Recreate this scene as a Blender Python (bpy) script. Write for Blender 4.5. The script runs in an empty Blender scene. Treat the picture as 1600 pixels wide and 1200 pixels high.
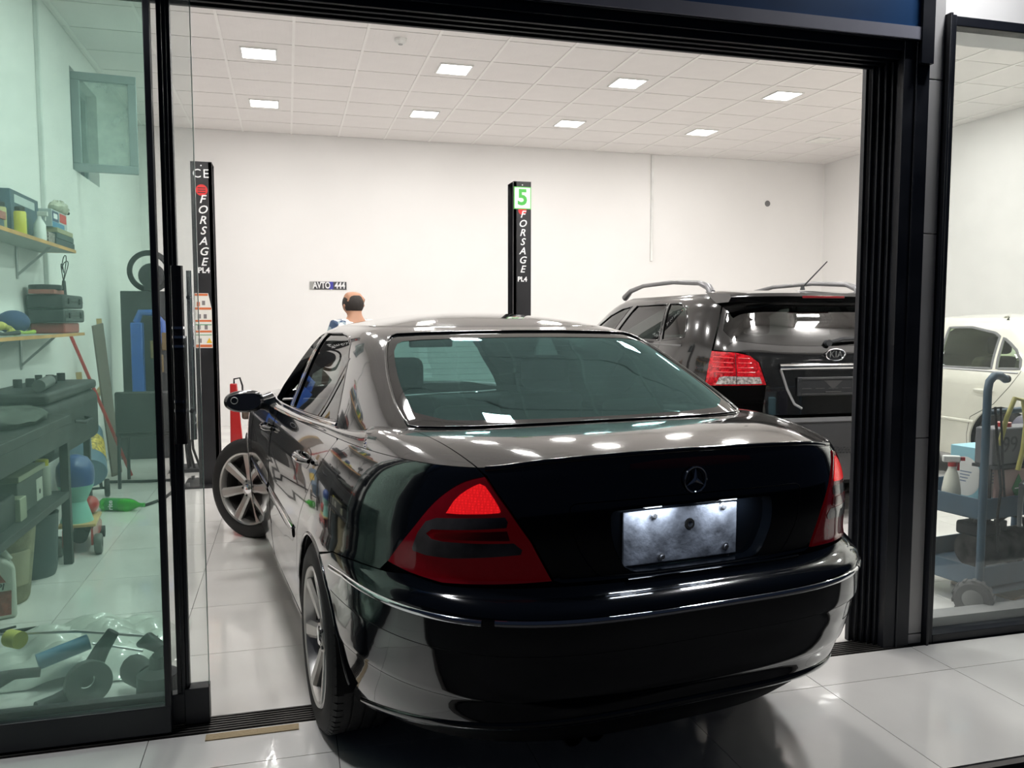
import bpy, bmesh, math, random
import numpy as np
from mathutils import Vector, Matrix, Euler
from mathutils.geometry import delaunay_2d_cdt

random.seed(7)
PI = math.pi
SC = bpy.context.scene
COL = SC.collection

# ---------------------------------------------------------------- camera, world, exposure
# world: X to the right along the shop front, Y into the workshop, Z up; metres
cam_data = bpy.data.cameras.new('camera')
cam_data.sensor_width = 36.0
cam_data.lens = 36.0 * 1290 / 1600
cam_data.clip_start = 0.02
cam = bpy.data.objects.new('camera', cam_data)
COL.objects.link(cam)
cam.location = (0, 0, 1.385)
cam.rotation_euler = (math.radians(90 - 4.43), 0, math.radians(-15.18))
SC.camera = cam

world = bpy.data.worlds.new('night_sky')
SC.world = world
world.use_nodes = True
wb = world.node_tree.nodes['Background']
wb.inputs['Color'].default_value = (.35, .5, .9, 1)
wb.inputs['Strength'].default_value = .02

SC.view_settings.view_transform = 'Standard'
SC.view_settings.look = 'None'
SC.view_settings.gamma = 1.0
SC.view_settings.use_curve_mapping = False
SC.view_settings.exposure = 0.0
LAMP_W = 14.0           # one ceiling panel


# ---------------------------------------------------------------- materials
MATS = {}


def mat(name, rgb=(.5, .5, .5), rough=.5, metal=0., coat=0., var=.05, scale=6., bump=0., bscale=60.,
        emit=None, es=0., spec=.5, trans=0., rvar=0.):
    if name in MATS:
        return MATS[name]
    m = bpy.data.materials.new(name)
    m.use_nodes = True
    nt = m.node_tree
    b = nt.nodes['Principled BSDF']
    b.inputs['Base Color'].default_value = (*rgb, 1)
    b.inputs['Roughness'].default_value = rough
    b.inputs['Metallic'].default_value = metal
    b.inputs['Coat Weight'].default_value = coat
    b.inputs['Coat Roughness'].default_value = .02
    b.inputs['Specular IOR Level'].default_value = spec
    b.inputs['Transmission Weight'].default_value = trans
    if emit:
        b.inputs['Emission Color'].default_value = (*emit, 1)
        b.inputs['Emission Strength'].default_value = es
    tc = nt.nodes.new('ShaderNodeTexCoord')
    if var > 0 or rvar > 0:
        n = nt.nodes.new('ShaderNodeTexNoise')
        n.inputs['Scale'].default_value = scale
        n.inputs['Detail'].default_value = 6
        nt.links.new(tc.outputs['Object'], n.inputs['Vector'])
        r = nt.nodes.new('ShaderNodeValToRGB')
        r.color_ramp.elements[0].position = .3
        r.color_ramp.elements[1].position = .7
        r.color_ramp.elements[0].color = (*[c * (1 - var * 2) for c in rgb], 1)
        r.color_ramp.elements[1].color = (*[min(1, c * (1 + var)) for c in rgb], 1)
        nt.links.new(n.outputs['Fac'], r.inputs['Fac'])
        nt.links.new(r.outputs['Color'], b.inputs['Base Color'])
        if rvar > 0:
            mr = nt.nodes.new('ShaderNodeMapRange')
            mr.inputs['From Min'].default_value = .35
            mr.inputs['From Max'].default_value = .65
            mr.inputs['To Min'].default_value = rough
            mr.inputs['To Max'].default_value = rough + rvar
            nt.links.new(n.outputs['Fac'], mr.inputs['Value'])
            nt.links.new(mr.outputs['Result'], b.inputs['Roughness'])
    if bump > 0:
        n2 = nt.nodes.new('ShaderNodeTexNoise')
        n2.inputs['Scale'].default_value = bscale
        n2.inputs['Detail'].default_value = 3
        nt.links.new(tc.outputs['Object'], n2.inputs['Vector'])
        bp = nt.nodes.new('ShaderNodeBump')
        bp.inputs['Strength'].default_value = bump
        bp.inputs['Distance'].default_value = .01
        nt.links.new(n2.outputs['Fac'], bp.inputs['Height'])
        nt.links.new(bp.outputs['Normal'], b.inputs['Normal'])
    MATS[name] = m
    return m


def pane(name, tint, ior=1.5, dirt=0., dcol=(.6, .7, .68), dscale=5., refl=(1, 1, 1)):
    """thin sheet of glass: tinted see-through, mirror-like by Fresnel, a little dust"""
    if name in MATS:
        return MATS[name]
    m = bpy.data.materials.new(name)
    m.use_nodes = True
    nt = m.node_tree
    nt.nodes.remove(nt.nodes['Principled BSDF'])
    out = nt.nodes['Material Output']
    tr = nt.nodes.new('ShaderNodeBsdfTransparent')
    tr.inputs['Color'].default_value = (*tint, 1)
    gl = nt.nodes.new('ShaderNodeBsdfGlossy')
    gl.inputs['Roughness'].default_value = .015
    gl.inputs['Color'].default_value = (*refl, 1)
    fr = nt.nodes.new('ShaderNodeFresnel')
    gm = nt.nodes.new('ShaderNodeNewGeometry')       # same reflectance on both faces of the sheet
    ri = nt.nodes.new('ShaderNodeMapRange')
    ri.inputs['To Min'].default_value = ior
    ri.inputs['To Max'].default_value = 1 / ior
    nt.links.new(gm.outputs['Backfacing'], ri.inputs['Value'])
    nt.links.new(ri.outputs['Result'], fr.inputs['IOR'])
    mx = nt.nodes.new('ShaderNodeMixShader')
    nt.links.new(fr.outputs['Fac'], mx.inputs['Fac'])
    nt.links.new(tr.outputs['BSDF'], mx.inputs[1])
    nt.links.new(gl.outputs['BSDF'], mx.inputs[2])
    last = mx
    if dirt > 0:
        tc = nt.nodes.new('ShaderNodeTexCoord')
        n = nt.nodes.new('ShaderNodeTexNoise')
        n.inputs['Scale'].default_value = dscale
        n.inputs['Detail'].default_value = 9
        n.inputs['Roughness'].default_value = .7
        nt.links.new(tc.outputs['Object'], n.inputs['Vector'])
        mr = nt.nodes.new('ShaderNodeMapRange')
        mr.inputs['From Min'].default_value = .3
        mr.inputs['From Max'].default_value = .8
        mr.inputs['To Min'].default_value = dirt * .5
        mr.inputs['To Max'].default_value = dirt * 1.8
        nt.links.new(n.outputs['Fac'], mr.inputs['Value'])
        df = nt.nodes.new('ShaderNodeBsdfDiffuse')
        df.inputs['Color'].default_value = (*dcol, 1)
        ts = nt.nodes.new('ShaderNodeBsdfTranslucent')
        ts.inputs['Color'].default_value = (*dcol, 1)
        ad = nt.nodes.new('ShaderNodeMixShader')
        nt.links.new(df.outputs['BSDF'], ad.inputs[1])
        nt.links.new(ts.outputs['BSDF'], ad.inputs[2])
        m2 = nt.nodes.new('ShaderNodeMixShader')
        nt.links.new(mr.outputs['Result'], m2.inputs['Fac'])
        nt.links.new(mx.outputs['Shader'], m2.inputs[1])
        nt.links.new(ad.outputs['Shader'], m2.inputs[2])
        last = m2
    nt.links.new(last.outputs['Shader'], out.inputs['Surface'])
    MATS[name] = m
    return m


# ---------------------------------------------------------------- mesh helpers
class MB:
    """collects simple solids; build() links them as one mesh object"""

    def __init__(s):
        s.v = []; s.f = []

    def add(s, vs, fs, M=None):
        o = len(s.v)
        s.v += [tuple(M @ Vector(p)) if M is not None else tuple(p) for p in vs]
        s.f += [tuple(i + o for i in f) for f in fs]
        return s

    def box(s, x0, x1, y0, y1, z0, z1, M=None):
        vs = [(x, y, z) for z in (z0, z1) for y in (y0, y1) for x in (x0, x1)]
        return s.add(vs, [(0, 2, 3, 1), (4, 5, 7, 6), (0, 1, 5, 4), (2, 6, 7, 3), (0, 4, 6, 2), (1, 3, 7, 5)], M)

    def cyl(s, p, q, r, r2=None, n=16):
        p = Vector(p); q = Vector(q); r2 = r if r2 is None else r2
        d = (q - p).normalized()
        x = d.orthogonal().normalized(); y = d.cross(x)
        vs = []
        for c, rr in ((p, r), (q, r2)):
            vs += [c + (x * math.cos(2 * PI * i / n) + y * math.sin(2 * PI * i / n)) * rr for i in range(n)]
        fs = [(i, (i + 1) % n, n + (i + 1) % n, n + i) for i in range(n)]
        fs += [tuple(range(n - 1, -1, -1)), tuple(range(n, 2 * n))]
        return s.add(vs, fs)

    def tube(s, pts, r, n=8, closed=False):
        pts = [Vector(p) for p in pts]
        k = len(pts); vs = []; prev = None
        for i, p in enumerate(pts):
            a = pts[(i - 1) % k] if (closed or i > 0) else p
            b = pts[(i + 1) % k] if (closed or i < k - 1) else p
            d = (b - a).normalized()
            x = d.orthogonal().normalized() if prev is None else (prev - d * prev.dot(d)).normalized()
            prev = x; y = d.cross(x)
            rr = r[i] if isinstance(r, (list, tuple)) else r
            vs += [p + (x * math.cos(2 * PI * j / n) + y * math.sin(2 * PI * j / n)) * rr for j in range(n)]
        fs = []
        for i in range(k if closed else k - 1):
            o = i * n; q = ((i + 1) % k) * n
            fs += [(o + j, o + (j + 1) % n, q + (j + 1) % n, q + j) for j in range(n)]
        if not closed:
            fs += [tuple(range(n - 1, -1, -1)), tuple(range((k - 1) * n, k * n))]
        return s.add(vs, fs)

    def lathe(s, prof, n=28, M=None, full=2 * PI, start=0.):
        k = len(prof); closed = full > 6.28
        m = n if closed else n + 1
        vs = [(r * math.cos(start + full * i / n), r * math.sin(start + full * i / n), z) for i in range(m) for r, z in prof]
        fs = []
        for i in range(n):
            j = (i + 1) % m
            fs += [(i * k + t, j * k + t, j * k + t + 1, i * k + t + 1) for t in range(k - 1)]
        return s.add(vs, fs, M)

    def prism(s, poly, d0, d1, M=None):
        n = len(poly)
        vs = [(x, y, d0) for x, y in poly] + [(x, y, d1) for x, y in poly]
        fs = [tuple(range(n - 1, -1, -1)), tuple(range(n, 2 * n))]
        fs += [(i, (i + 1) % n, n + (i + 1) % n, n + i) for i in range(n)]
        return s.add(vs, fs, M)

    def ball(s, c, r, n=16, m=10, M=None):
        r = (r, r, r) if not isinstance(r, (tuple, list)) else r
        vs = [(c[0], c[1], c[2] - r[2])]
        for i in range(1, m):
            t = PI * i / m
            vs += [(c[0] + r[0] * math.sin(t) * math.cos(2 * PI * j / n), c[1] + r[1] * math.sin(t) * math.sin(2 * PI * j / n),
                    c[2] - r[2] * math.cos(t)) for j in range(n)]
        vs.append((c[0], c[1], c[2] + r[2]))
        fs = [(0, 1 + (j + 1) % n, 1 + j) for j in range(n)]
        for i in range(m - 2):
            o = 1 + i * n
            fs += [(o + j, o + (j + 1) % n, o + n + (j + 1) % n, o + n + j) for j in range(n)]
        o = 1 + (m - 2) * n
        fs += [(o + j, o + (j + 1) % n, len(vs) - 1) for j in range(n)]
        return s.add(vs, fs, M)

    def text(s, body, size, M, depth=.001, shear=0., spacing=1., bold=0.):
        cu = bpy.data.curves.new('txt', 'FONT')
        cu.body = body; cu.size = size; cu.align_x = 'CENTER'; cu.align_y = 'CENTER'
        cu.extrude = depth; cu.shear = shear; cu.space_character = spacing; cu.resolution_u = 3; cu.offset = bold
        ob = bpy.data.objects.new('txt', cu)
        COL.objects.link(ob)
        dg = bpy.context.evaluated_depsgraph_get()
        me = ob.evaluated_get(dg).to_mesh()
        vs = [tuple(v.co) for v in me.vertices]; fs = [tuple(p.vertices) for p in me.polygons]
        ob.evaluated_get(dg).to_mesh_clear()
        bpy.data.objects.remove(ob); bpy.data.curves.remove(cu)
        return s.add(vs, fs, M)

    def build(s, name, m, parent=None, bevel=0., smooth=40, seg=2, loc=None, rot=None):
        me = bpy.data.meshes.new(name)
        me.from_pydata(s.v, [], s.f)
        me.update()
        bm = bmesh.new(); bm.from_mesh(me)
        bmesh.ops.recalc_face_normals(bm, faces=bm.faces)
        bm.to_mesh(me); bm.free()
        if smooth:
            me.shade_smooth(); me.set_sharp_from_angle(angle=math.radians(smooth))
        me.materials.append(m)
        o = bpy.data.objects.new(name, me)
        COL.objects.link(o)
        if parent is not None:
            o.parent = parent
        if loc is not None:
            o.location = loc
        if rot is not None:
            o.rotation_euler = rot
        if bevel > 0:
            md = o.modifiers.new('bevel', 'BEVEL')
            md.width = bevel; md.segments = seg; md.limit_method = 'ANGLE'; md.angle_limit = math.radians(40)
        return o


def tag(o, label=None, cat=None, group=None, kind=None):
    for k, v in (('label', label), ('category', cat), ('group', group), ('kind', kind)):
        if v:
            o[k] = v
    return o


def thing(name, loc, label, cat, rz=0., group=None):
    o = bpy.data.objects.new(name, None)
    COL.objects.link(o)
    o.empty_display_size = .1
    o.location = loc; o.rotation_euler = (0, 0, rz)
    return tag(o, label, cat, group)


def copy_tree(o, parent=None):
    c = o.copy(); COL.objects.link(c); c.parent = parent
    for ch in list(o.children):
        copy_tree(ch, c)
    return c


def TM(loc=(0, 0, 0), rx=0., ry=0., rz=0., sc=1.):
    return Matrix.Translation(loc) @ Euler((rx, ry, rz)).to_matrix().to_4x4() @ Matrix.Scale(sc, 4)


def tbox(name, x, y, z, sx, sy, sz, m, label, cat, rz=0., group=None, bevel=.003):
    """a one-mesh thing: bevelled block standing at x, y, z"""
    o = MB().box(-sx / 2, sx / 2, -sy / 2, sy / 2, 0, sz).build(name, m, bevel=bevel, loc=(x, y, z), rot=(0, 0, rz))
    return tag(o, label, cat, group)


M_BLACK = mat('black_aluminium', (.006, .008, .014), .35, var=.1, rvar=.15)
M_RUBBER = mat('black_rubber', (.012, .012, .013), .75, bump=.2)
M_STEEL = mat('brushed_steel', (.55, .55, .56), .3, metal=1., rvar=.2)
M_CHROME = mat('chrome', (.82, .82, .84), .06, metal=1., var=.02)
M_WHITE = mat('white_plastic', (.78, .78, .76), .4)
M_DARK = mat('dark_plastic', (.02, .022, .025), .45, rvar=.2)
M_DARKM = mat('dark_greasy_metal', (.035, .036, .04), .5, metal=.4, var=.3, rvar=.2)
M_RED = mat('red_enamel', (.45, .02, .02), .3, coat=.4)
M_BLUE = mat('blue_enamel', (.02, .10, .42), .35, coat=.3)
M_WOOD = mat('pale_wood', (.52, .36, .16), .6, var=.15, scale=14)
M_CARD = mat('cardboard', (.36, .26, .15), .8, var=.1)
# ---------------------------------------------------------------- the setting
XL, XR, YF, YB, ZC = -1.75, 8.12, 2.87, 11.33, 3.8
PITX, PITY = -.47, 3.55           # a tile corner; the tiles are 60 cm square


def struct(o):
    o['kind'] = 'structure'
    return o


m_wall = mat('white_wall_paint', (.84, .825, .81), .75, var=.012, scale=1.2, bump=.06, bscale=18)
struct(MB().box(XL - .2, XR + .2, YB, YB + .2, -.1, ZC + .3).build('wall_back', m_wall))
struct(MB().box(XR, XR + .2, YF, YB, -.1, ZC + .3).build('wall_right', m_wall))
# the left wall has a window opening
W0, W1, WZ0, WZ1 = 7.95, 9.0, 2.68, 3.55
struct(MB().box(XL - .2, XL, YF, W0, -.1, ZC + .3).box(XL - .2, XL, W1, YB, -.1, ZC + .3)
       .box(XL - .2, XL, W0, W1, -.1, WZ0).box(XL - .2, XL, W0, W1, WZ1, ZC + .3).build('wall_left', m_wall))
win = struct(MB().box(XL - .15, XL - .09, W0, W1, WZ0, WZ0 + .06).box(XL - .15, XL - .09, W0, W1, WZ1 - .06, WZ1)
             .box(XL - .15, XL - .09, W0, W0 + .06, WZ0, WZ1).box(XL - .15, XL - .09, W1 - .06, W1, WZ0, WZ1)
             .build('window_1', mat('grey_window_frame', (.30, .36, .37), .4)))
MB().box(XL - .13, XL - .12, W0 + .06, W1 - .06, WZ0 + .06, WZ1 - .06).build('outer_pane', mat('night_glass', (.05, .07, .09), .05, var=.02), win)
# the sash stands open into the room
sa = math.radians(6)
Ms = TM((XL - .02, W0 + .1, WZ0), rz=sa)
sw, sh = .52, WZ1 - WZ0 - .02
MB().box(0, sw, 0, .05, 0, .07, Ms).box(0, sw, 0, .05, sh - .07, sh, Ms).box(0, .07, 0, .05, .07, sh - .07, Ms) \
    .box(sw - .07, sw, 0, .05, .07, sh - .07, Ms).build('sash', MATS['grey_window_frame'], win, bevel=.006)
MB().box(.07, sw - .07, .02, .03, .07, sh - .07, Ms).build('sash_pane', pane('window_glass', (.8, .86, .84), dirt=.25), win)

# ceiling: slab above, white grid, lay-in tiles one by one
struct(MB().box(XL - .2, XR + .2, YF, YB + .2, ZC + .12, ZC + .3).build('roof_slab', m_wall))
ceil = struct(MB().box(XL, XR, YF + .1, YB, ZC + .03, ZC + .04).build('ceiling', mat('ceiling_void', (.12, .12, .12), .9)))
m_ct = mat('ceiling_tile_white', (.80, .77, .755), .45, var=.01)
nt = m_ct.node_tree     # fine moulded checker relief of the tiles
tc_ = nt.nodes.new('ShaderNodeTexCoord')
ck = nt.nodes.new('ShaderNodeTexChecker'); ck.inputs['Scale'].default_value = 26
ck.inputs['Color1'].default_value = (1, 1, 1, 1); ck.inputs['Color2'].default_value = (0, 0, 0, 1)
wv = nt.nodes.new('ShaderNodeTexWave'); wv.inputs['Scale'].default_value = 8
mp = nt.nodes.new('ShaderNodeMapping'); mp.inputs['Rotation'].default_value = (0, 0, .02)
nt.links.new(tc_.outputs['Object'], mp.inputs['Vector'])
nt.links.new(mp.outputs['Vector'], ck.inputs['Vector'])
bp_ = nt.nodes.new('ShaderNodeBump'); bp_.inputs['Strength'].default_value = .55; bp_.inputs['Distance'].default_value = .006
nt.links.new(ck.outputs['Color'], bp_.inputs['Height'])
nt.links.new(bp_.outputs['Normal'], nt.nodes['Principled BSDF'].inputs['Normal'])
m_grid = mat('ceiling_grid_white', (.86, .84, .82), .4, var=.01)
CX0 = .10          # a main runner passes here
runs = MB()
kx = [CX0 + .6 * k for k in range(-4, 15) if XL < CX0 + .6 * k < XR]
ky = [YB - .6 * k for k in range(1, 15) if YB - .6 * k > YF + .1]
for n_, x in enumerate(kx):
    MB().box(x - .012, x + .012, YF + .1, YB, ZC - .006, ZC + .02).build('ceiling_runner', m_grid, ceil)
LAMPS_X = [-.2, 1.6, 3.4, 5.2, 7.0]
LAMPS_Y = [YB - .3 - .6 * k for k in (2, 5, 8, 11, 13)]
tile_me = None
for i in range(len(kx) + 1):
    x0 = XL if i == 0 else kx[i - 1]
    x1 = XR if i == len(kx) else kx[i]
    for j in range(len(ky) + 1):
        y1 = YB if j == 0 else ky[j - 1]
        y0 = YF + .1 if j == len(ky) else ky[j]
        full = abs(x1 - x0 - .6) < .01 and abs(y1 - y0 - .6) < .01
        if full and tile_me:
            o = bpy.data.objects.new('ceiling_tile', tile_me); COL.objects.link(o); o.parent = ceil
        else:
            hx, hy = (x1 - x0) / 2 - .003, (y1 - y0) / 2 - .006
            o = MB().box(-hx, hx, -hy, hy, 0, .012).build('ceiling_tile', m_ct, ceil, bevel=0)
            if full:
                tile_me = o.data
        o.location = ((x0 + x1) / 2, (y0 + y1) / 2, ZC)

# floor tiles
m_tile = mat('glazed_floor_tile', (.80, .785, .755), .07, var=.035, scale=2.2, coat=.3, rvar=.10)
m_grout = mat('grey_grout', (.16, .15, .14), .9)


def tiles(name, x0, x1, y0, y1, z):
    fl = struct(MB().box(x0, x1, y0, y1, z - .15, z - .004).build(name, m_grout))
    me = None
    kx = sorted([x0, x1] + [PITX + .6 * k for k in range(-20, 40) if x0 + .02 < PITX + .6 * k < x1 - .02])
    ky = sorted([y0, y1] + [PITY + .6 * k for k in range(-20, 40) if y0 + .02 < PITY + .6 * k < y1 - .02])
    for a, b in zip(kx, kx[1:]):
        for c, d in zip(ky, ky[1:]):
            full = abs(b - a - .6) < .002 and abs(d - c - .6) < .002
            if full and me:
                o = bpy.data.objects.new('floor_tile', me); COL.objects.link(o); o.parent = fl
            else:
                hx, hy = (b - a) / 2 - .0014, (d - c) / 2 - .0014
                o = MB().box(-hx, hx, -hy, hy, -.012, 0).build('floor_tile', m_tile, fl)
                if full:
                    me = o.data
            o.location = ((a + b) / 2, (c + d) / 2, z)
            if random.random() < .5:
                o.rotation_euler = (0, 0, PI / 2 * random.choice((1, 2, 3))) if full else (0, 0, 0)
    return fl


tiles('floor', XL, XR, YF + .10, YB, 0)
PITY = 2.62
tiles('floor_porch', -3.0, 6.2, 2.02, YF - .02, 0)
struct(MB().box(-14, 16, -14, 2.0, -.30, -.17).build('street', mat('dark_asphalt', (.03, .03, .032), .85, bump=.4, bscale=90)))
struct(MB().box(-3.0, 6.2, 1.99, 2.015, -.17, -.002).build('trim_1', mat('dark_stone_edge', (.07, .06, .055), .6)))
# threshold rail with grooves and the mortar strip in front of it
m_thr = mat('dirty_threshold_metal', (.10, .095, .09), .4, metal=.7, var=.3, rvar=.2)
th = MB().box(-1.4, 2.52, YF - .02, YF + .10, -.05, -.006)
for k in range(7):
    th.box(-1.4, 2.5, YF - .014 + k * .017, YF - .006 + k * .017, -.006, .004)
struct(th.build('trim_2', m_thr))
struct(MB().box(-.29, .01, YF - .075, YF - .035, -.004, .004).build('trim_3', mat('sandy_mortar', (.42, .33, .2), .9, bump=.4)))

# shop front: posts and head of the opening
ZL = 2.41
m_grey = mat('grey_cladding', (.52, .51, .50), .5, var=.04)
jx0, jx1 = 2.31, 2.525
# ribbed right jamb
jm = MB().box(2.40, jx1, YF - .01, YF + .12, 0, 2.62)
for k in range(5):
    jm.box(2.315 + .018 * k, 2.329 + .018 * k, YF + .105 - .018 * k, YF + .13, 0, 2.5)
jm.box(2.455, 2.462, YF - .016, YF + .02, 0, 2.62)
struct(jm.build('trim_4', M_BLACK, bevel=.002))
pil = struct(MB().box(2.525, 2.60, YF + .02, YF + .12, 0, 3.9).build('wall_pier', m_grout))
zz = [0, .045, .89, 1.74, 2.36, 3.1, 3.9]
for a, b in zip(zz, zz[1:]):
    MB().box(2.523, 2.604, YF + .004, YF + .1, a + .002, b - .002).build('cladding_panel', m_grey, pil, bevel=.002)
# head over the opening
hd_ = MB().box(-3.0, 2.47, YF - .005, YF + .12, ZL + .05, 2.50).box(-3.0, 2.47, YF - .02, YF - .005, ZL + .085, 2.50)
for k in range(4):
    hd_.box(-3.0, 2.40, YF + .01 + k * .027, YF + .028 + k * .027, ZL + .012 * (3 - k) * .6, ZL + .06)
struct(hd_.build('trim_5', M_BLACK, bevel=.002))
struct(MB().box(-3.0, 2.47, YF - .03, YF + .1, 2.50, 2.548).build('trim_6', mat('grey_fascia_strip', (.30, .30, .36), .5)))
sg = MB().box(-3.0, 2.47, YF - .022, YF + .05, 2.549, 3.9).build('fascia_sign', mat('blue_fascia_sheet', (.012, .06, .17), .35))
tag(sg, 'dark blue fascia sheet above the black door head', 'sign')
struct(MB().box(2.47, 2.524, YF - .03, YF + .06, 2.41, 3.9).box(2.462, 2.47, YF - .035, YF + .02, 2.41, 3.9).build('trim_7', M_BLACK))
struct(MB().box(-6, 9, YF + .12, YF + .3, 2.62, 4.1).build('wall_front_head', m_wall))
struct(MB().box(-6, -1.95, YF, YF + .3, -.1, 2.62).build('wall_front', m_grey))
struct(MB().box(5.6, 9, YF, YF + .3, -.1, 2.62).build('wall_front_right', m_grey))
# fixed window right of the pier
wr = struct(MB().box(2.60, 2.648, YF - .01, YF + .07, 0, 2.62).box(2.648, 5.6, YF - .01, YF + .07, 0, .036)
            .box(2.648, 5.6, YF, YF + .06, 2.58, 2.62).box(5.55, 5.6, YF, YF + .07, 0, 2.62).box(2.6, 2.612, YF - .03, YF, 0, 2.62)
            .build('window_2', M_BLACK, bevel=.003))
MB().box(2.646, 5.552, YF + .03, YF + .036, .034, 2.582).build('glass_pane', pane('shop_window_glass', (.955, .98, .97), dirt=.04, dcol=(.7, .78, .78), dscale=3), wr)
MB().box(2.648, 5.55, YF + .07, YF + .16, 0, .075).build('inner_sill', mat('grey_sill_metal', (.28, .28, .28), .4), wr)

# sliding entrance: fixed tinted leaf, sliding leaf with clear glass and a pull handle
fx = struct(MB().box(-3.0, -.40, YF - .01, YF + .03, .012, .106).box(-3.0, -.40, YF - .006, YF + .024, 2.42, 2.5)
            .box(-.418, -.398, YF - .008, YF + .028, .10, 2.46).box(-3.0, -2.95, YF, YF + .03, .1, 2.46).build('door_1', M_BLACK, bevel=.003))
MB().box(-2.96, -.410, YF + .008, YF + .014, .104, 2.43).build('tinted_pane', pane('green_tinted_glass', (.835, .972, .92), dirt=.06, dcol=(.45, .72, .64), dscale=2.2), fx)
MB().box(-.401, -.3985, YF + .001, YF + .02, .104, 2.43).build('brush_seal', M_RUBBER, fx)
sl = struct(MB().box(-1.6, -.362, YF + .045, YF + .085, .012, .118).box(-.362, -.283, YF + .035, YF + .09, .012, .136)
            .box(-.386, -.372, YF + .05, YF + .085, .1, 2.46).box(-.370, -.358, YF + .046, YF + .08, .1, 2.46)
            .box(-.357, -.346, YF + .05, YF + .085, .1, 2.46).build('door_2', M_BLACK, bevel=.002))
MB().box(-1.58, -.284, YF + .062, YF + .070, .11, 2.46).build('clear_pane', pane('clear_door_glass', (.97, .99, .985), dirt=.05, dcol=(.75, .82, .8), dscale=6), sl)
MB().box(-.286, -.2835, YF + .061, YF + .071, .13, 2.46).build('polished_glass_edge', mat('glass_edge', (.45, .62, .55), .1, var=.05), sl)
hb = MB().cyl((-.342, YF + .01, .98), (-.342, YF + .01, 1.56), .019, n=20).build('pull_handle', mat('dark_bar', (.05, .05, .055), .18, metal=.8), sl)
hk = MB()
for z in (1.09, 1.12, 1.30, 1.33, 1.36):
    hk.cyl((-.342, YF + .01, z - .004), (-.342, YF + .01, z + .004), .0205, n=20)
hk.build('grip_ring', M_CHROME, hb)
MB().cyl((-.335, YF + .01, 1.08), (-.335, YF + .06, 1.08), .007).cyl((-.335, YF + .01, 1.46), (-.335, YF + .06, 1.46), .007).build('handle_mount', M_STEEL, hb)
MB().cyl((-.316, YF + .105, .98), (-.316, YF + .105, 1.55), .012, n=18).cyl((-.316, YF + .07, 1.08), (-.316, YF + .105, 1.08), .007) \
    .cyl((-.316, YF + .07, 1.46), (-.316, YF + .105, 1.46), .007).build('inner_pull_handle', M_CHROME, sl)

# things fixed to walls and ceiling
pc = MB().box(5.18, 5.215, YB - .03, YB, 2.25, ZC - .01).build('cable_conduit', M_WHITE, bevel=.004)
tag(pc, 'white vertical cable conduit on the back wall', 'conduit')
ld = MB().box(XL, XL + .03, 6.92, 6.955, 1.45, ZC - .01).build('cable_conduit', mat('pale_conduit', (.7, .72, .7), .5), bevel=.004)
tag(ld, 'slim vertical cable conduit on the left wall beside the upper shelf', 'conduit')
hl = MB().lathe([(0, 0), (.035, 0), (.045, .004), (.045, .01)], 20, TM((7.12, YB - .011, 3.16), rx=-PI / 2)).build('wall_outlet', mat('grey_hole_cap', (.2, .2, .2), .6))
tag(hl, 'small dark round outlet on the back wall', 'outlet')
for (x, y), lb in (((.99, 7.32), 'round white smoke detector on the ceiling above the black sedan'), ((5.79, 7.4), 'round white smoke detector on the ceiling near the right wall')):
    t = thing('smoke_detector', (x, y, ZC - .045), lb, 'smoke detector')
    MB().lathe([(0, .0), (.03, .0), (.036, .012), (.05, .02), (.055, .045), (0, .045)], 22).build('housing', M_WHITE, t)
    MB().lathe([(0, -.004), (.018, -.004), (.02, .0)], 16).build('sensor_head', mat('grey_sensor', (.3, .3, .3), .5), t)

m_glow = mat('led_diffuser', (.9, .9, .9), .5, emit=(1, .97, .93), es=14, var=0)
m_off = mat('unlit_diffuser', (.85, .84, .8), .4)
for i, x in enumerate(LAMPS_X):
    for j, y in enumerate(LAMPS_Y):
        lit = not (i == 4 and j == 0)
        lab = ['row nearest the back wall', 'second row from the back wall', 'middle row', 'second row from the shop front', 'row just inside the shop front'][j]
        lac = ['by the left wall', 'second from the left wall', 'in the middle column', 'second from the right wall', 'by the right wall'][i]
        t = thing('ceiling_light', (x, y, ZC - .012),
                  ('lit square LED ceiling panel %s, %s' % (lac, lab)) if lit else 'unlit square ceiling panel near the right wall',
                  'ceiling light', group='lit LED ceiling panels' if lit else None)
        MB().box(-.16, .16, -.16, -.145, 0, .016).box(-.16, .16, .145, .16, 0, .016).box(-.16, -.145, -.145, .145, 0, .016) \
            .box(.145, .16, -.145, .145, 0, .016).build('frame', M_WHITE, t)
        MB().box(-.145, .145, -.145, .145, .004, .014).build('diffuser', m_glow if lit else m_off, t)
        if lit:
            la = bpy.data.lights.new('led_light', 'AREA')
            la.shape = 'SQUARE'; la.size = .28; la.energy = LAMP_W * (1, 1, 1.3, 1.9, 1.9)[j]; la.color = (1, .98, .955)
            lo = bpy.data.objects.new('led_light', la); COL.objects.link(lo)
            lo.parent = t; lo.location = (0, 0, -.004)

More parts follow.
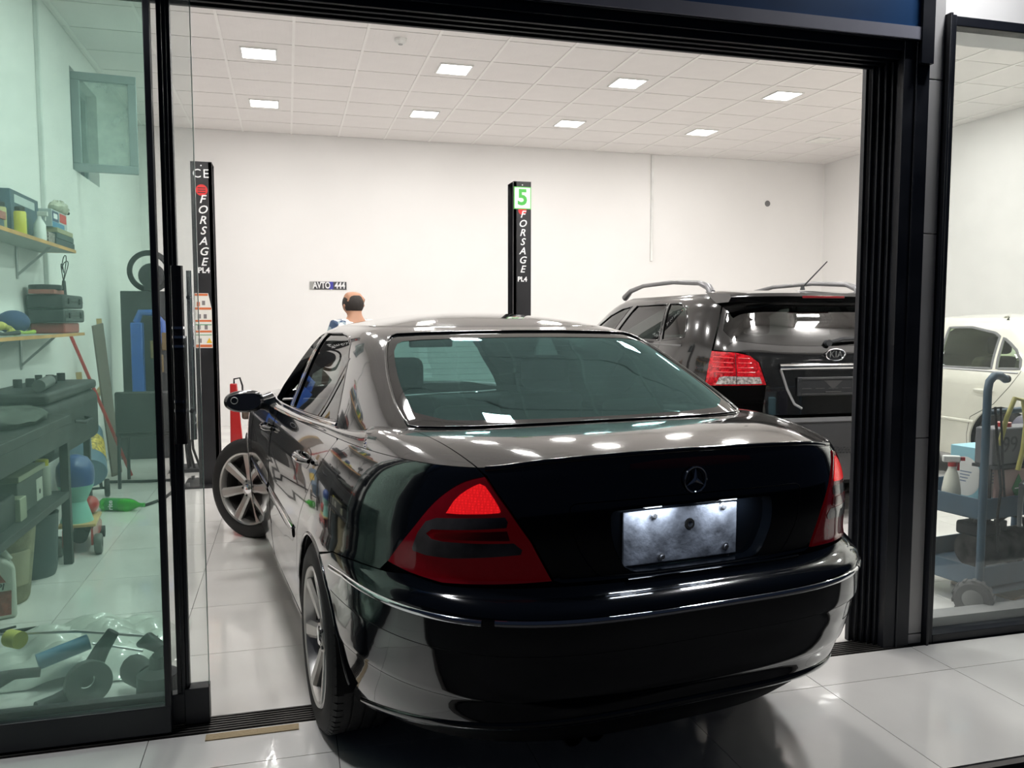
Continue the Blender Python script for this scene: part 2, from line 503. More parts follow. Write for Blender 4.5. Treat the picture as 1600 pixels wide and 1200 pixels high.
# added floodlights, unseen above the frame, to brighten the porch
for fx_, lb_ in ((-.75, 'added floodlight, out of view on the fascia above the tinted door leaf'), (2.75, 'added floodlight, out of view on the fascia above the grey pier')):
    t = thing('porch_fill_light', (fx_, YF - .16, 3.35), lb_, 'added floodlight')
    MB().box(-.13, .13, -.03, .03, -.09, .09, TM(rx=math.radians(-38))).build('housing', M_DARK, t, bevel=.006)
    MB().box(-.11, .11, -.036, -.03, -.07, .07, TM(rx=math.radians(-38))).build('lens', m_glow, t)
    MB().box(-.02, .02, 0, .14, -.02, .02).build('bracket', M_DARK, t)
    la = bpy.data.lights.new('fill_flood_light', 'AREA'); la.shape = 'RECTANGLE'; la.size = .22; la.size_y = .14; la.energy = 75; la.color = (.97, .98, 1)
    lo = bpy.data.objects.new('fill_flood_light', la); COL.objects.link(lo); lo.parent = t
    lo.location = (0, -.04, -.035); lo.rotation_euler = (math.radians(-20), 0, 0)
# ---------------------------------------------------------------- car surfaces
def pchip(xs, ys):
    x = np.array(xs, float); y = np.array(ys, float)
    h = np.diff(x); d = np.diff(y) / h
    m = np.zeros_like(y)
    for i in range(1, len(x) - 1):
        if d[i - 1] * d[i] > 0:
            w1 = 2 * h[i] + h[i - 1]; w2 = h[i] + 2 * h[i - 1]
            m[i] = (w1 + w2) / (w1 / d[i - 1] + w2 / d[i])
    m[0] = d[0]; m[-1] = d[-1]

    def f(q):
        q = np.clip(np.asarray(q, float), x[0], x[-1])
        i = np.clip(np.searchsorted(x, q) - 1, 0, len(h) - 1)
        t = (q - x[i]) / h[i]
        return (y[i] * (1 + 2 * t) * (1 - t) ** 2 + m[i] * h[i] * t * (1 - t) ** 2
                + y[i + 1] * t * t * (3 - 2 * t) + m[i + 1] * h[i] * t * t * (t - 1))
    return f


def tab(rows):
    z = [r[0] for r in rows]
    return [pchip(z, [r[k] for r in rows]) for k in range(1, len(rows[0]))]


class Skin:
    """Closed plan outline per height: a = 0 rear centre, a < 0 left side, |a| = A front centre."""
    NS = 140

    def __init__(s, rows, vc, vf, zref, taper=None):
        # rows: z, half width, rear end v, rear exponent, front end v, front exponent
        s.w, s.r, s.n, s.f, s.m = tab(rows)
        s.vc, s.vf, s.taper = vc, vf, taper
        s.ac = s._len(zref, 0)
        s.af = s._len(zref, 1)
        s.side = vf - vc
        s.A = s.ac + s.side + s.af

    def _quarter(s, z, front):
        ph = np.linspace(0, np.pi / 2, s.NS)[None, :]
        z = np.atleast_1d(z)[:, None]
        n = (s.m if front else s.n)(z)
        w = s.w(z)
        L = (s.f(z) - s.vf) if front else (s.vc - s.r(z))
        return w * np.sin(ph) ** (2 / n), L * np.cos(ph) ** (2 / n)

    def _len(s, z, front):
        u, v = s._quarter(z, front)
        return float(np.hypot(np.diff(u), np.diff(v)).sum())

    def ev(s, a, z):
        a = np.atleast_1d(np.asarray(a, float)); z = np.atleast_1d(np.asarray(z, float))
        z = np.broadcast_to(z, a.shape)
        out = np.zeros((len(a), 3)); out[:, 2] = z
        b = np.abs(a)
        for front in (0, 1):
            k = (b < s.ac) if not front else (b > s.ac + s.side)
            if not k.any():
                continue
            fr = b[k] / s.ac if not front else np.clip((s.A - b[k]) / s.af, 0, 1)
            u, v = s._quarter(z[k], front)
            c = np.hypot(np.diff(u, axis=1), np.diff(v, axis=1)).cumsum(1)
            c = np.concatenate([np.zeros((len(c), 1)), c], 1); c /= c[:, -1:]
            i = np.clip((c < fr[:, None]).sum(1) - 1, 0, s.NS - 2)
            j = np.arange(len(i))
            t = (fr - c[j, i]) / (c[j, i + 1] - c[j, i])
            out[k, 0] = u[j, i] * (1 - t) + u[j, i + 1] * t
            vv = v[j, i] * (1 - t) + v[j, i + 1] * t
            out[k, 1] = (s.vc - vv) if not front else (s.vf + vv)
        k = (b >= s.ac) & (b <= s.ac + s.side)
        out[k, 0] = s.w(z[k]); out[k, 1] = s.vc + b[k] - s.ac
        out[:, 0] *= np.where(a < 0, -1, 1)
        if s.taper is not None:
            out[:, 0] *= s.taper(out[:, 1])
        return out

    def a_of_v(s, v, z, sg=-1):
        g = np.linspace(0, s.A, 500)
        p = s.ev(g, np.full(500, z))
        return sg * float(np.interp(v, p[:, 1], g))

    def a_of_u(s, u, z):
        g = np.linspace(0, s.ac, 400)
        p = s.ev(g, np.full(400, z))
        return math.copysign(float(np.interp(abs(u), p[:, 0], g)), u)
# ---------------------------------------------------------------- panels cut out of a car surface
def dens(poly, h, closed=True):
    out = []
    n = len(poly)
    for i in range(n if closed else n - 1):
        p = np.array(poly[i], float); q = np.array(poly[(i + 1) % n], float)
        k = max(1, int(math.ceil(np.hypot(*(q - p)) / h)))
        out += [tuple(p + (q - p) * t / k) for t in range(k)]
    if not closed:
        out.append(tuple(poly[-1]))
    return out


def inside(P, poly):
    P = np.asarray(P, float); poly = np.asarray(poly, float)
    x, y = P[:, 0], P[:, 1]
    r = np.zeros(len(P), bool)
    x0, y0 = poly[:, 0], poly[:, 1]; x1, y1 = np.roll(x0, -1), np.roll(y0, -1)
    for a, b, c, d in zip(x0, y0, x1, y1):
        if b == d:
            continue
        k = ((b > y) != (d > y)) & (x < (c - a) * (y - b) / (d - b) + a)
        r ^= k
    return r


def shrink(poly, g):
    """move every edge inwards by g (small)"""
    P = [np.array(p, float) for p in poly]; n = len(P)
    ar = sum(P[i][0] * P[(i + 1) % n][1] - P[(i + 1) % n][0] * P[i][1] for i in range(n))
    s = 1 if ar > 0 else -1
    out = []
    for i in range(n):
        d1 = P[i] - P[i - 1]; d2 = P[(i + 1) % n] - P[i]
        d1 = d1 / (np.hypot(*d1) + 1e-9); d2 = d2 / (np.hypot(*d2) + 1e-9)
        n1 = np.array([-d1[1], d1[0]]) * s; n2 = np.array([-d2[1], d2[0]]) * s
        m = n1 + n2; m = m / max(.5, m @ m / 2 + 1e-9)
        out.append(tuple(P[i] + m * g))
    return out


def smoothpoly(poly, it=2):
    """corner cutting"""
    for _ in range(it):
        n = len(poly); out = []
        for i in range(n):
            p = np.array(poly[i], float); q = np.array(poly[(i + 1) % n], float)
            out += [tuple(p * .75 + q * .25), tuple(p * .25 + q * .75)]
        poly = out
    return poly


def surf_normals(ev, a, z):
    e = 1.5e-3
    da = ev(a + e, z) - ev(a - e, z); dz = ev(a, z + e) - ev(a, z - e)
    n = np.cross(da, dz)
    return n / (np.linalg.norm(n, axis=1, keepdims=True) + 1e-12)


def panel(ev, outer, name, m, parent, holes=(), h=.03, off=0., skirt=.012, gap=0., ctr=(0, 1.1, .55), sk_m=None):
    if gap:
        outer = shrink(outer, gap); holes = [shrink(q, -gap) for q in holes]
    loops = [dens(outer, h)] + [dens(q, h) for q in holes]
    pts = []; edges = []
    for lp in loops:
        o = len(pts); n = len(lp)
        pts += lp; edges += [(o + i, o + (i + 1) % n) for i in range(n)]
    B = np.array(pts)
    x0, y0 = B.min(0); x1, y1 = B.max(0)
    gx, gy = np.meshgrid(np.arange(x0, x1, h), np.arange(y0, y1, h * .87))
    gx = gx + (np.arange(gx.shape[0]) % 2)[:, None] * h / 2
    Gp = np.stack([gx.ravel(), gy.ravel()], 1)
    k = inside(Gp, loops[0])
    for lp in loops[1:]:
        k &= ~inside(Gp, lp)
    Gp = Gp[k]
    if len(Gp):
        dm = np.full(len(Gp), 9.)
        for i in range(0, len(B), 400):
            dm = np.minimum(dm, np.sqrt(((Gp[:, None] - B[None, i:i + 400]) ** 2).sum(2)).min(1))
        Gp = Gp[dm > h * .45]
    allp = [Vector(p) for p in pts] + [Vector(p) for p in Gp]
    vs, _, fs, *_r = delaunay_2d_cdt(allp, edges, [], 0, 1e-7)
    V = np.array([tuple(v) for v in vs]); F = [f for f in fs if len(f) == 3]
    C = np.array([V[list(f)].mean(0) for f in F])
    k = inside(C, loops[0])
    for lp in loops[1:]:
        k &= ~inside(C, lp)
    F = [f for f, q in zip(F, k) if q]
    P = ev(V[:, 0], V[:, 1]); N = surf_normals(ev, V[:, 0], V[:, 1])
    sg = np.sign(((P - np.array(ctr)) * N).sum()); N = N * (1 if sg >= 0 else -1)
    P = P + N * off
    faces = []
    for f in F:
        a, b, c = (P[i] for i in f)
        nn = np.cross(b - a, c - a)
        faces.append(tuple(f) if nn @ N[f[0]] > 0 else (f[0], f[2], f[1]))
    verts = [tuple(p) for p in P]; norms = [tuple(q) for q in N]
    if skirt:
        for li, lp in enumerate(loops):
            L = np.array(lp); p = ev(L[:, 0], L[:, 1]); q = surf_normals(ev, L[:, 0], L[:, 1]) * (1 if sg >= 0 else -1)
            p = p + q * off
            tg = np.roll(p, -1, 0) - np.roll(p, 1, 0)
            sd = np.cross(tg, q); sd /= np.linalg.norm(sd, axis=1, keepdims=True) + 1e-12
            mid = p.mean(0); s2 = np.sign(((p - mid) * sd).sum()) * (1 if li == 0 else -1)
            sd = sd * s2
            o = len(verts); n = len(lp)
            verts += [tuple(t) for t in p] + [tuple(t) for t in p - q * skirt]
            norms += [tuple(t) for t in sd] * 2
            for i in range(n):
                j = (i + 1) % n
                fc = (o + i, o + j, o + n + j, o + n + i)
                a, b, c = (np.array(verts[t]) for t in fc[:3])
                faces.append(fc if np.cross(b - a, c - a) @ sd[i] > 0 else fc[::-1])
    me = bpy.data.meshes.new(name)
    me.from_pydata(verts, [], faces)
    me.update()
    me.shade_smooth()
    me.normals_split_custom_set_from_vertices(norms)
    me.materials.append(m)
    o = bpy.data.objects.new(name, me)
    COL.objects.link(o); o.parent = parent
    return o


def strip(ev, line, half, name, m, parent, proud=.006, h=.03, closed=False):
    """raised moulding of D section following a line on the surface"""
    L = np.array(dens(line, h, closed)); k = len(L)
    p = ev(L[:, 0], L[:, 1]); n = surf_normals(ev, L[:, 0], L[:, 1])
    sg = np.sign(((p - np.array((0, 1.1, .55))) * n).sum()); n = n * (1 if sg >= 0 else -1)
    t = np.gradient(p, axis=0); t /= np.linalg.norm(t, axis=1, keepdims=True) + 1e-12
    s = np.cross(t, n)
    vs = []
    sec = [(-1, -.3), (-1, .3), (-.6, .85), (0, 1), (.6, .85), (1, .3), (1, -.3)]
    q = len(sec)
    for i in range(k):
        vs += [tuple(p[i] + s[i] * a * half + n[i] * b * proud) for a, b in sec]
    fs = []
    for i in range(k if closed else k - 1):
        j = (i + 1) % k
        fs += [(i * q + e, i * q + e + 1, j * q + e + 1, j * q + e) for e in range(q - 1)]
    if not closed:
        fs += [tuple(range(q - 1, -1, -1)), tuple(range((k - 1) * q, k * q))]
    mb = MB(); mb.v = vs; mb.f = fs
    return mb.build(name, m, parent, smooth=50)


def arc(cv, cz, r, a0, a1, n=22):
    return [(cv + r * math.cos(math.radians(a0 + (a1 - a0) * i / n)), cz + r * math.sin(math.radians(a0 + (a1 - a0) * i / n))) for i in range(n + 1)]


M_TIRE = mat('tyre_rubber', (.014, .014, .014), .7, var=.15, bump=.1, bscale=200)
M_RIM = mat('silver_alloy', (.56, .55, .53), .28, metal=.85, var=.06, rvar=.15)
M_RIMD = mat('dark_rim_barrel', (.045, .043, .041), .6, metal=.3, var=.2)  # barrel and brake disc, much darker than the spokes


def make_wheel(r, wd, rr, spokes, parent, pos, rz=0., side=-1, name='wheel', wide=.34):
    """wheel standing in the car's frame; its outer face looks to side * x. parts: tire, rim (> spoke), hub_cap"""
    M = TM(pos, rz=rz) @ Matrix.Rotation(side * PI / 2, 4, 'Y')     # local +z = outwards
    hw = wd / 2
    t = MB()
    prof = [(rr - .005, -hw * .86), (rr + .012, -hw), (r - .03, -hw * 1.0), (r - .008, -hw * .9), (r, -hw * .74)]
    nb = 4
    for k in range(nb):
        zc = -hw * .74 + (k + .5) * hw * 1.48 / nb
        wq = hw * 1.48 / nb / 2
        prof += [(r, zc - wq * .82), (r, zc + wq * .82)]
        if k < nb - 1:
            prof += [(r - .007, zc + wq * .88), (r - .007, zc + wq * 1.12)]
    prof += [(r, hw * .74), (r - .008, hw * .9), (r - .03, hw * 1.0), (rr + .03, hw * 1.02), (rr + .012, hw), (rr - .005, hw * .86)]
    t.lathe(prof, 72, M)
    for k in range(64):        # shoulder blocks
        a = 2 * PI * k / 64
        for sd in (-1, 1):
            t.add([(math.cos(a + e) * q, math.sin(a + e) * q, sd * zz) for e, q, zz in
                   ((-.036, r - .012, hw * .93), (.036, r - .012, hw * .93), (.036, r + .002, hw * .80), (-.036, r + .002, hw * .80),
                    (-.036, r - .02, hw * .80), (.036, r - .02, hw * .80), (.036, r + .0025, hw * .62), (-.036, r + .0025, hw * .62))],
                  [(0, 1, 2, 3), (3, 2, 6, 7), (0, 3, 7, 4), (1, 5, 6, 2)], M)
    t.build('tire', M_TIRE, parent)
    b = MB().lathe([(rr - .004, hw * .84), (rr + .002, hw * .95), (rr - .002, hw * 1.0), (rr - .012, hw * .96), (rr - .018, hw * .84), (rr - .022, hw * .6)], 56, M)
    rim = b.build('rim', M_RIM, parent)
    MB().lathe([(rr, -hw * .86), (rr - .02, -hw * .7), (rr - .03, 0), (rr - .022, hw * .62), (rr - .004, hw * .84)], 48, M).build('rim_barrel', M_RIMD, rim)
    MB().lathe([(rr - .03, -.02), (rr * .62, -.03), (rr * .6, -.035), (.05, -.035)], 40, M).build('brake_disc', M_RIMD, rim)
    zf = hw * .90
    for k in range(spokes):
        R2 = M @ Matrix.Rotation(2 * PI * k / spokes, 4, 'Z')
        w0, w1 = .027, .033
        ro = rr - .014
        vs = []
        for q, wq, zt, zb in ((.035, w0 * .95, zf - .020, zf - .06), (rr * .5, w0, zf - .010, zf - .055), (ro, w1, zf + .006, zf - .04)):
            vs += [(q, -wq, zt - .010), (q, -wq * .55, zt), (q, wq * .55, zt), (q, wq, zt - .010), (q, wq * .7, zb), (q, -wq * .7, zb)]
        fs = []
        for s_ in range(2):
            o = s_ * 6
            fs += [(o + e, o + (e + 1) % 6, o + 6 + (e + 1) % 6, o + 6 + e) for e in range(6)]
        MB().add(vs, fs, R2).build('spoke', M_RIM, rim, smooth=25)
    hc = MB().lathe([(.062, zf - .06), (.062, zf - .022), (.052, zf - .012), (.033, zf - .010)], 32, M).build('hub', M_RIM, rim)
    MB().lathe([(.033, zf - .014), (.033, zf - .006), (.026, zf - .002), (0, zf - .001)], 28, M).build('hub_cap', M_CHROME, parent)
    for k in range(5):
        a = 2 * PI * k / 5 + .3
        bl = MB().cyl(tuple(M @ Vector((.048 * math.cos(a), .048 * math.sin(a), zf - .03))), tuple(M @ Vector((.048 * math.cos(a), .048 * math.sin(a), zf - .008))), .007, n=8)
        bl.build('wheel_bolt', M_DARK, rim)


def seat(parent, x, y, z, m, head=True, w=.5, name='front_seat'):
    s = MB().box(x - w / 2, x + w / 2, y - .25, y + .27, z + .1, z + .26).build(name, m, parent, bevel=.05, seg=3)
    b = MB().box(x - w / 2, x + w / 2, -.07, .07, 0, .62)
    for i, v in enumerate(b.v):
        xx, yy, zz = v
        b.v[i] = (x + (xx - x) * (1 - .2 * zz / .62), y - .26 + yy - zz * .32, z + .2 + zz)
    b.build('seat_back', m, s, bevel=.04, seg=3)
    if head:
        MB().box(x - .12, x + .12, y - .535, y - .45, z + .84, z + 1.0).build('headrest', m, s, bevel=.04, seg=3)
MB_BODY = Skin([
    # z,   w,    rear,  n,   front, m
    (.14, .815, -.76, 3.0, 3.30, 2.8),
    (.24, .842, -.865, 3.0, 3.38, 2.8),
    (.30, .850, -.93, 3.2, 3.42, 2.8),
    (.36, .856, -.972, 3.3, 3.45, 2.8),
    (.425, .858, -.997, 3.4, 3.47, 2.8),
    (.432, .860, -1.004, 3.4, 3.475, 2.8),
    (.50, .861, -1.022, 3.5, 3.48, 2.8),
    (.560, .8625, -1.030, 3.6, 3.48, 2.8),
    (.570, .864, -1.040, 3.6, 3.47, 2.8),
    (.655, .864, -1.044, 3.6, 3.44, 2.8),
    (.680, .863, -1.036, 3.6, 3.42, 2.8),
    (.695, .862, -1.005, 3.6, 3.41, 2.8),
    (.710, .861, -.972, 3.6, 3.40, 2.8),
    (.74, .860, -.962, 3.6, 3.37, 2.8),
    (.82, .852, -.962, 3.7, 3.26, 2.8),
    (.90, .832, -.958, 3.8, 3.10, 2.8),
    (.96, .806, -.950, 3.9, 2.95, 2.8),
    (1.0, .778, -.942, 4.0, 2.9, 2.8),
    (1.035, .745, -.927, 4.0, 2.85, 2.8),
    (1.06, .72, -.910, 4.0, 2.80, 2.8)], .3, 2.3, .6)
MB_TOP = Skin([
    (.91, .800, -.66, 5.0, 2.60, 4.0),
    (.95, .787, -.60, 5.2, 2.50, 4.0),
    (1.0, .765, -.53, 5.6, 2.36, 4.2),
    (1.05, .742, -.45, 6.0, 2.24, 4.5),
    (1.12, .711, -.295, 6.3, 2.06, 4.5),
    (1.20, .674, -.105, 6.5, 1.87, 4.5),
    (1.28, .632, .085, 6.5, 1.66, 4.5),
    (1.325, .596, .205, 6.2, 1.51, 4.5),
    (1.348, .562, .295, 5.6, 1.40, 4.5),
    (1.362, .525, .385, 5.0, 1.30, 4.5)], 1.0, 1.0, 1.2)
# ---------------------------------------------------------------- the black saloon in the doorway
def lens_grid(m):
    nt = m.node_tree; b = nt.nodes['Principled BSDF']
    tc = nt.nodes.new('ShaderNodeTexCoord')
    br = nt.nodes.new('ShaderNodeTexVoronoi'); br.inputs['Scale'].default_value = 150; br.distance = 'CHEBYCHEV'
    br.inputs['Randomness'].default_value = .15
    nt.links.new(tc.outputs['Object'], br.inputs['Vector'])
    mr = nt.nodes.new('ShaderNodeMapRange')
    mr.inputs['From Max'].default_value = .6; mr.inputs['To Min'].default_value = .95; mr.inputs['To Max'].default_value = .45
    nt.links.new(br.outputs['Distance'], mr.inputs['Value'])
    nt.links.new(mr.outputs['Result'], b.inputs['Emission Strength'])


def build_saloon():
    root = thing('sedan', (.918, 2.912, 0), 'glossy black four-door saloon with red tail lamps lit, half inside the doorway', 'car', rz=.1252)
    PA = mat('black_car_paint', (.0035, .0048, .0070), .10, coat=1., var=.02, spec=.6)
    GB = mat('gap_black', (.002, .002, .002), .9, var=0)
    FR = mat('black_glass_border', (.006, .007, .008), .04, coat=.5, var=0)
    B, T = MB_BODY, MB_TOP
    A, AT = B.A, T.A

    def sv(v, z):
        return (B.a_of_v(v, z), z)

    def flip(poly):
        return [(-a, z) for a, z in poly]

    kn = [0., .2, .44, .645, 1.0] + [-B.a_of_v(v, .95) for v in (-.3, .3, 1.2, 2.0, 2.35, 2.8)] + [A]
    ztop = pchip(kn, [1.042, 1.0405, 1.033, 1.013, 1.010, 1.004, .985, .952, .935, .925, .865, .80])
    kt = [0., .169, .372, .545, .66] + [-T.a_of_v(v, .98) for v in (-.22, .3, 1.2, 1.95, 2.2)] + [AT - .35, AT]
    tmap = pchip(kn, kt)
    zg = pchip(kt, [1.058, 1.058, 1.057, 1.056, 1.050, 1.034, 1.003, .968, .952, .955, .985, .995])
    DL = .5

    def deck(a, t):
        a = np.atleast_1d(a); t = np.atleast_1d(t) / DL
        aw = np.where(a > A, a - 2 * A, np.where(a < -A, a + 2 * A, a))
        b = np.abs(aw); sg = np.where(aw < 0, -1., 1.)
        p = B.ev(aw, ztop(b)); at = tmap(b) * sg
        q = T.ev(at, zg(np.abs(at)))
        t = t[:, None]
        r = p * (1 - t) + q * t
        r[:, 2] += (.016 * (4 * t * (1 - t)))[:, 0] * np.where(b < 1.2, 1., np.where(b > kn[8], 1.6, .2))
        return r

    def fev(a, z):        # body surface that may run past the nose
        a = np.atleast_1d(a)
        return B.ev(np.where(a > A, a - 2 * A, a), z)

    def ftev(a, z):
        a = np.atleast_1d(a)
        return T.ev(np.where(a > AT, a - 2 * AT, a), z)

    R = .343
    arcL = arc(0, .32, R, -22, 111)                     # front foot over the top to the bumper seam
    arch_q = [sv(v, z) for v, z in arcL]
    door_r = [(-.07, .99), (-.045, .945), (-.01, .90), (.10, .80), (.25, .69), (.34, .60), (.385, .48), (.39, .26)]
    seam = [(-1.30, .690), (-1.076, .709), (-.957, .715)]
    lamp = [(-.616, .993), (-.675, .979), (-.733, .942), (-.777, .900), (-.817, .851), (-.866, .80), (-.916, .745), (-.831, .731), (-.722, .719),
            (-.567, .725), (-.428, .731), (-.484, .832), (-.550, .917)]
    for _ in range(2):          # round off the outer edge of the lamp
        ch = lamp[:len(lamp) - 6]; nw = [ch[0]]
        for p_, q_ in zip(ch, ch[1:]):
            nw += [(p_[0] * .75 + q_[0] * .25, p_[1] * .75 + q_[1] * .25), (p_[0] * .25 + q_[0] * .75, p_[1] * .25 + q_[1] * .75)]
        lamp = nw[:1] + nw[2:-1] + [ch[-1]] + lamp[-6:]
    top_q = [(-a, float(ztop(a))) for a in np.linspace(.645, -B.a_of_v(-.07, 1.0), 14)]
    quarter = [top_q[-1]] + [sv(*p) for p in door_r] + arch_q + seam + lamp[:-6][::-1] + top_q[:-1]
    for sg_ in (0, 1):
        f = flip if sg_ else (lambda q: q)
        s = 1 if sg_ else -1
        q = panel(B.ev, f(quarter), 'quarter_panel', PA, root, gap=.0015, h=.022)
        # shoulder: continues over the doors to the cowl
        aa = np.linspace(.648, kn[8], 60)
        sh = [(-a, 0) for a in aa] + [(-a, DL) for a in aa[::-1]]
        panel(deck, f(sh), 'shoulder_panel', PA, root, skirt=0, h=.028)
        # doors
        rd = [sv(*p) for p in door_r] + [sv(1.29, .25), sv(1.305, .6), sv(1.30, .80), sv(1.29, .945)] + \
             [(-a, float(ztop(a))) for a in np.linspace(-B.a_of_v(1.27, .95), -B.a_of_v(-.05, .99), 12)]
        d1 = panel(B.ev, f(rd), 'rear_door', PA, root, gap=.002, h=.026)
        fd = [sv(1.31, .25), sv(1.325, .6), sv(1.32, .80), sv(1.31, .945)] + [(-a, float(ztop(a))) for a in np.linspace(-B.a_of_v(1.33, .95), kn[8] - .02, 10)] + \
             [sv(2.14, .92), sv(2.24, .75), sv(2.26, .5), sv(2.24, .25)]
        d2 = panel(B.ev, f(fd), 'front_door', PA, root, gap=.002, h=.03)
        for d_, v_ in ((d1, .27), (d2, 1.40)):
            hz = .885 if v_ < 1 else .862
            cup = smoothpoly([sv(v_ - .10, hz - .035), sv(v_ + .09, hz - .03), sv(v_ + .09, hz + .035), sv(v_ - .10, hz + .035)], 2)
            panel(B.ev, f(cup), 'handle_recess', mat('handle_cup', (.004, .004, .005), .12, coat=.6, var=0), d_, off=.0012, skirt=0, h=.02)
            line = [sv(v_ - .115 + .023 * i, hz + .004) for i in range(11)]
            hd = MB(); pts = []
            for i, (a_, z_) in enumerate(line):
                p_ = B.ev([-a_ if sg_ else a_], [z_])[0]
                pts.append((p_[0] + s * (.008 + .026 * math.sin(PI * i / 10) ** .5), p_[1], p_[2]))
            hd.tube(pts, [.008 + .007 * math.sin(PI * i / 10) for i in range(11)], 10)
            hob = hd.build('door_handle', PA, d_)
            hc = MB().tube([(p_[0] + s * .012, p_[1], p_[2]) for p_ in pts[2:9]], .0035, 6).build('handle_trim', M_CHROME, hob)
        for d_, v0, v1 in ((d1, .44, 1.27), (d2, 1.345, 2.2)):
            ml = [sv(v0 + (v1 - v0) * i / 12, .575) for i in range(13)]
            mo = strip(B.ev, f(ml), .026, 'side_moulding', PA, d_, proud=.006)
            strip(B.ev, [(a_, z_ + .012) for a_, z_ in f(ml)], .004, 'moulding_chrome', M_CHROME, mo, proud=.009)
        # rocker and front fender
        rk = [sv(.40, .25), sv(.37, .17), sv(2.36, .17), sv(2.36, .245)]
        panel(B.ev, f(rk), 'rocker_sill', PA, root, h=.04)
        af = arc(2.715, .32, R, 203, 12, 26)
        fe = [sv(2.26, .20)] + [sv(*p) for p in af] + [(-(kn[10] + .18), .45), (-(kn[10] + .18), .70), (-kn[10] - .1, float(ztop(kn[10] + .1)))] + \
             [(-a, float(ztop(a))) for a in np.linspace(kn[10], kn[8] + .03, 10)] + [sv(2.155, .92), sv(2.255, .75), sv(2.275, .5)]
        panel(B.ev, f(fe), 'front_fender', PA, root, gap=.002, h=.03)
        # wheel arch lips and liners
        for cv in (0., 2.715):
            lp = [sv(cv + R * math.cos(t), .32 + R * math.sin(t)) for t in np.linspace(math.radians(-4), math.radians(186), 34)]
            strip(B.ev, f(lp), .006, 'arch_lip', PA, root, proud=.004)
            ln = MB()
            ln.lathe([(R + .004, -.02), (R + .004, .32), (.0, .32)], 26, TM((s * .845, cv, .32)) @ Matrix.Rotation(-s * PI / 2, 4, 'Y') , full=PI * 1.25,
                     start=(-PI * .125 - PI if s < 0 else -PI * .125) if False else 0)
            vs = []; fs = []
            ng = 30
            for i in range(ng + 1):
                t = math.radians(-10 + 201 * i / ng)
                for uu in (.846, .56):
                    vs.append((s * uu, cv + (R + .003) * math.cos(t), .32 + (R + .003) * math.sin(t)))
                vs.append((s * .56, cv, .32))
            for i in range(ng):
                o = i * 3
                fs += [(o, o + 3, o + 4, o + 1), (o + 1, o + 4, o + 5, o + 2)]
            ln = MB(); ln.add(vs, fs)
            ln.build('arch_liner', mat('liner_black', (.004, .004, .004), .95, var=0), root)
    # trunk lid: rear face with a number plate recess, top
    in_l = [(-.428 + .004, .731), (-.484 + .004, .832), (-.550 + .004, .917), (-.616 + .004, .993), (-.645, 1.013)]
    ztl = [(a, float(ztop(abs(a)))) for a in np.linspace(-.645, .645, 40)]
    lidp = in_l[:-1] + ztl + flip(in_l[:-1])[::-1] + [(.40, .724), (.2, .722), (0, .721), (-.2, .722), (-.40, .724)]
    rec = smoothpoly([(-.268, .880), (-.262, .898), (-.24, .899), (0, .901), (.24, .899), (.262, .898), (.268, .880), (.262, .82), (.235, .765), (.215, .742), (.18, .734), (0, .733), (-.18, .734), (-.215, .742), (-.235, .765), (-.262, .82)], 1)
    lid = panel(B.ev, lidp, 'trunk_lid', PA, root, holes=[rec], gap=.0015, h=.018, skirt=.02)
    lt = [(a, 0) for a in np.linspace(-.643, .643, 40)] + [(a, DL * .985) for a in np.linspace(.643, -.643, 40)]
    panel(deck, lt, 'trunk_top', PA, lid, skirt=.004, h=.028, gap=.0008)
    strip(B.ev, [(a, float(ztop(abs(a))) - .003) for a in np.linspace(-.62, .62, 50)], .007, 'lid_lip', PA, lid, proud=.006)
    # plate surround line and recess
    pan = smoothpoly([(-.385, .905), (-.378, .922), (-.35, .925), (.35, .925), (.378, .922), (.385, .905), (.365, .82), (.32, .752), (.28, .728), (-.28, .728), (-.32, .752), (-.365, .82)], 1)
    strip(B.ev, pan, .0016, 'panel_seam', GB, lid, proud=.0008, h=.02, closed=True)
    rp = dens(rec, .02); ra = np.array(rp)
    o3 = B.ev(ra[:, 0], ra[:, 1]); n3 = len(o3)
    o2 = o3.copy(); c3 = o3.mean(0); o2 = c3 + (o3 - c3) * .97; o2[:, 1] = o3[:, 1] + .035
    w_ = MB(); w_.add([tuple(p) for p in o3] + [tuple(p) for p in o2], [(i, (i + 1) % n3, n3 + (i + 1) % n3, n3 + i) for i in range(n3)])
    w_.build('recess_wall', PA, lid)
    alu = mat('grubby_aluminium_plate', (.42, .45, .52), .42, metal=.4, var=.28, scale=19, rvar=.2, bump=.2, bscale=60)
    pb = MB(); pb.add([tuple(p - np.array((0, .003, 0))) for p in o2], [tuple(range(n3))])
    bk = pb.build('plate_back', PA, lid)
    MB().box(-.205, .155, -.9325, -.9275, .742, .886).build('plate_bracket', alu, bk, bevel=.004)
    for px_, pz_ in ((-.115, .872), (.105, .878), (-.09, .758), (.115, .765)):
        MB().lathe([(0, .012), (.006, .012), (.007, .008), (.011, .006), (.011, 0)], 14, TM((px_, -.9325, pz_), rx=PI / 2)).build('plate_screw', M_STEEL, bk)
    MB().lathe([(.008, .004), (.014, .004), (.016, 0)], 16, TM((0, -.9325, .838), rx=PI / 2)).build('plate_grommet', GB, bk)
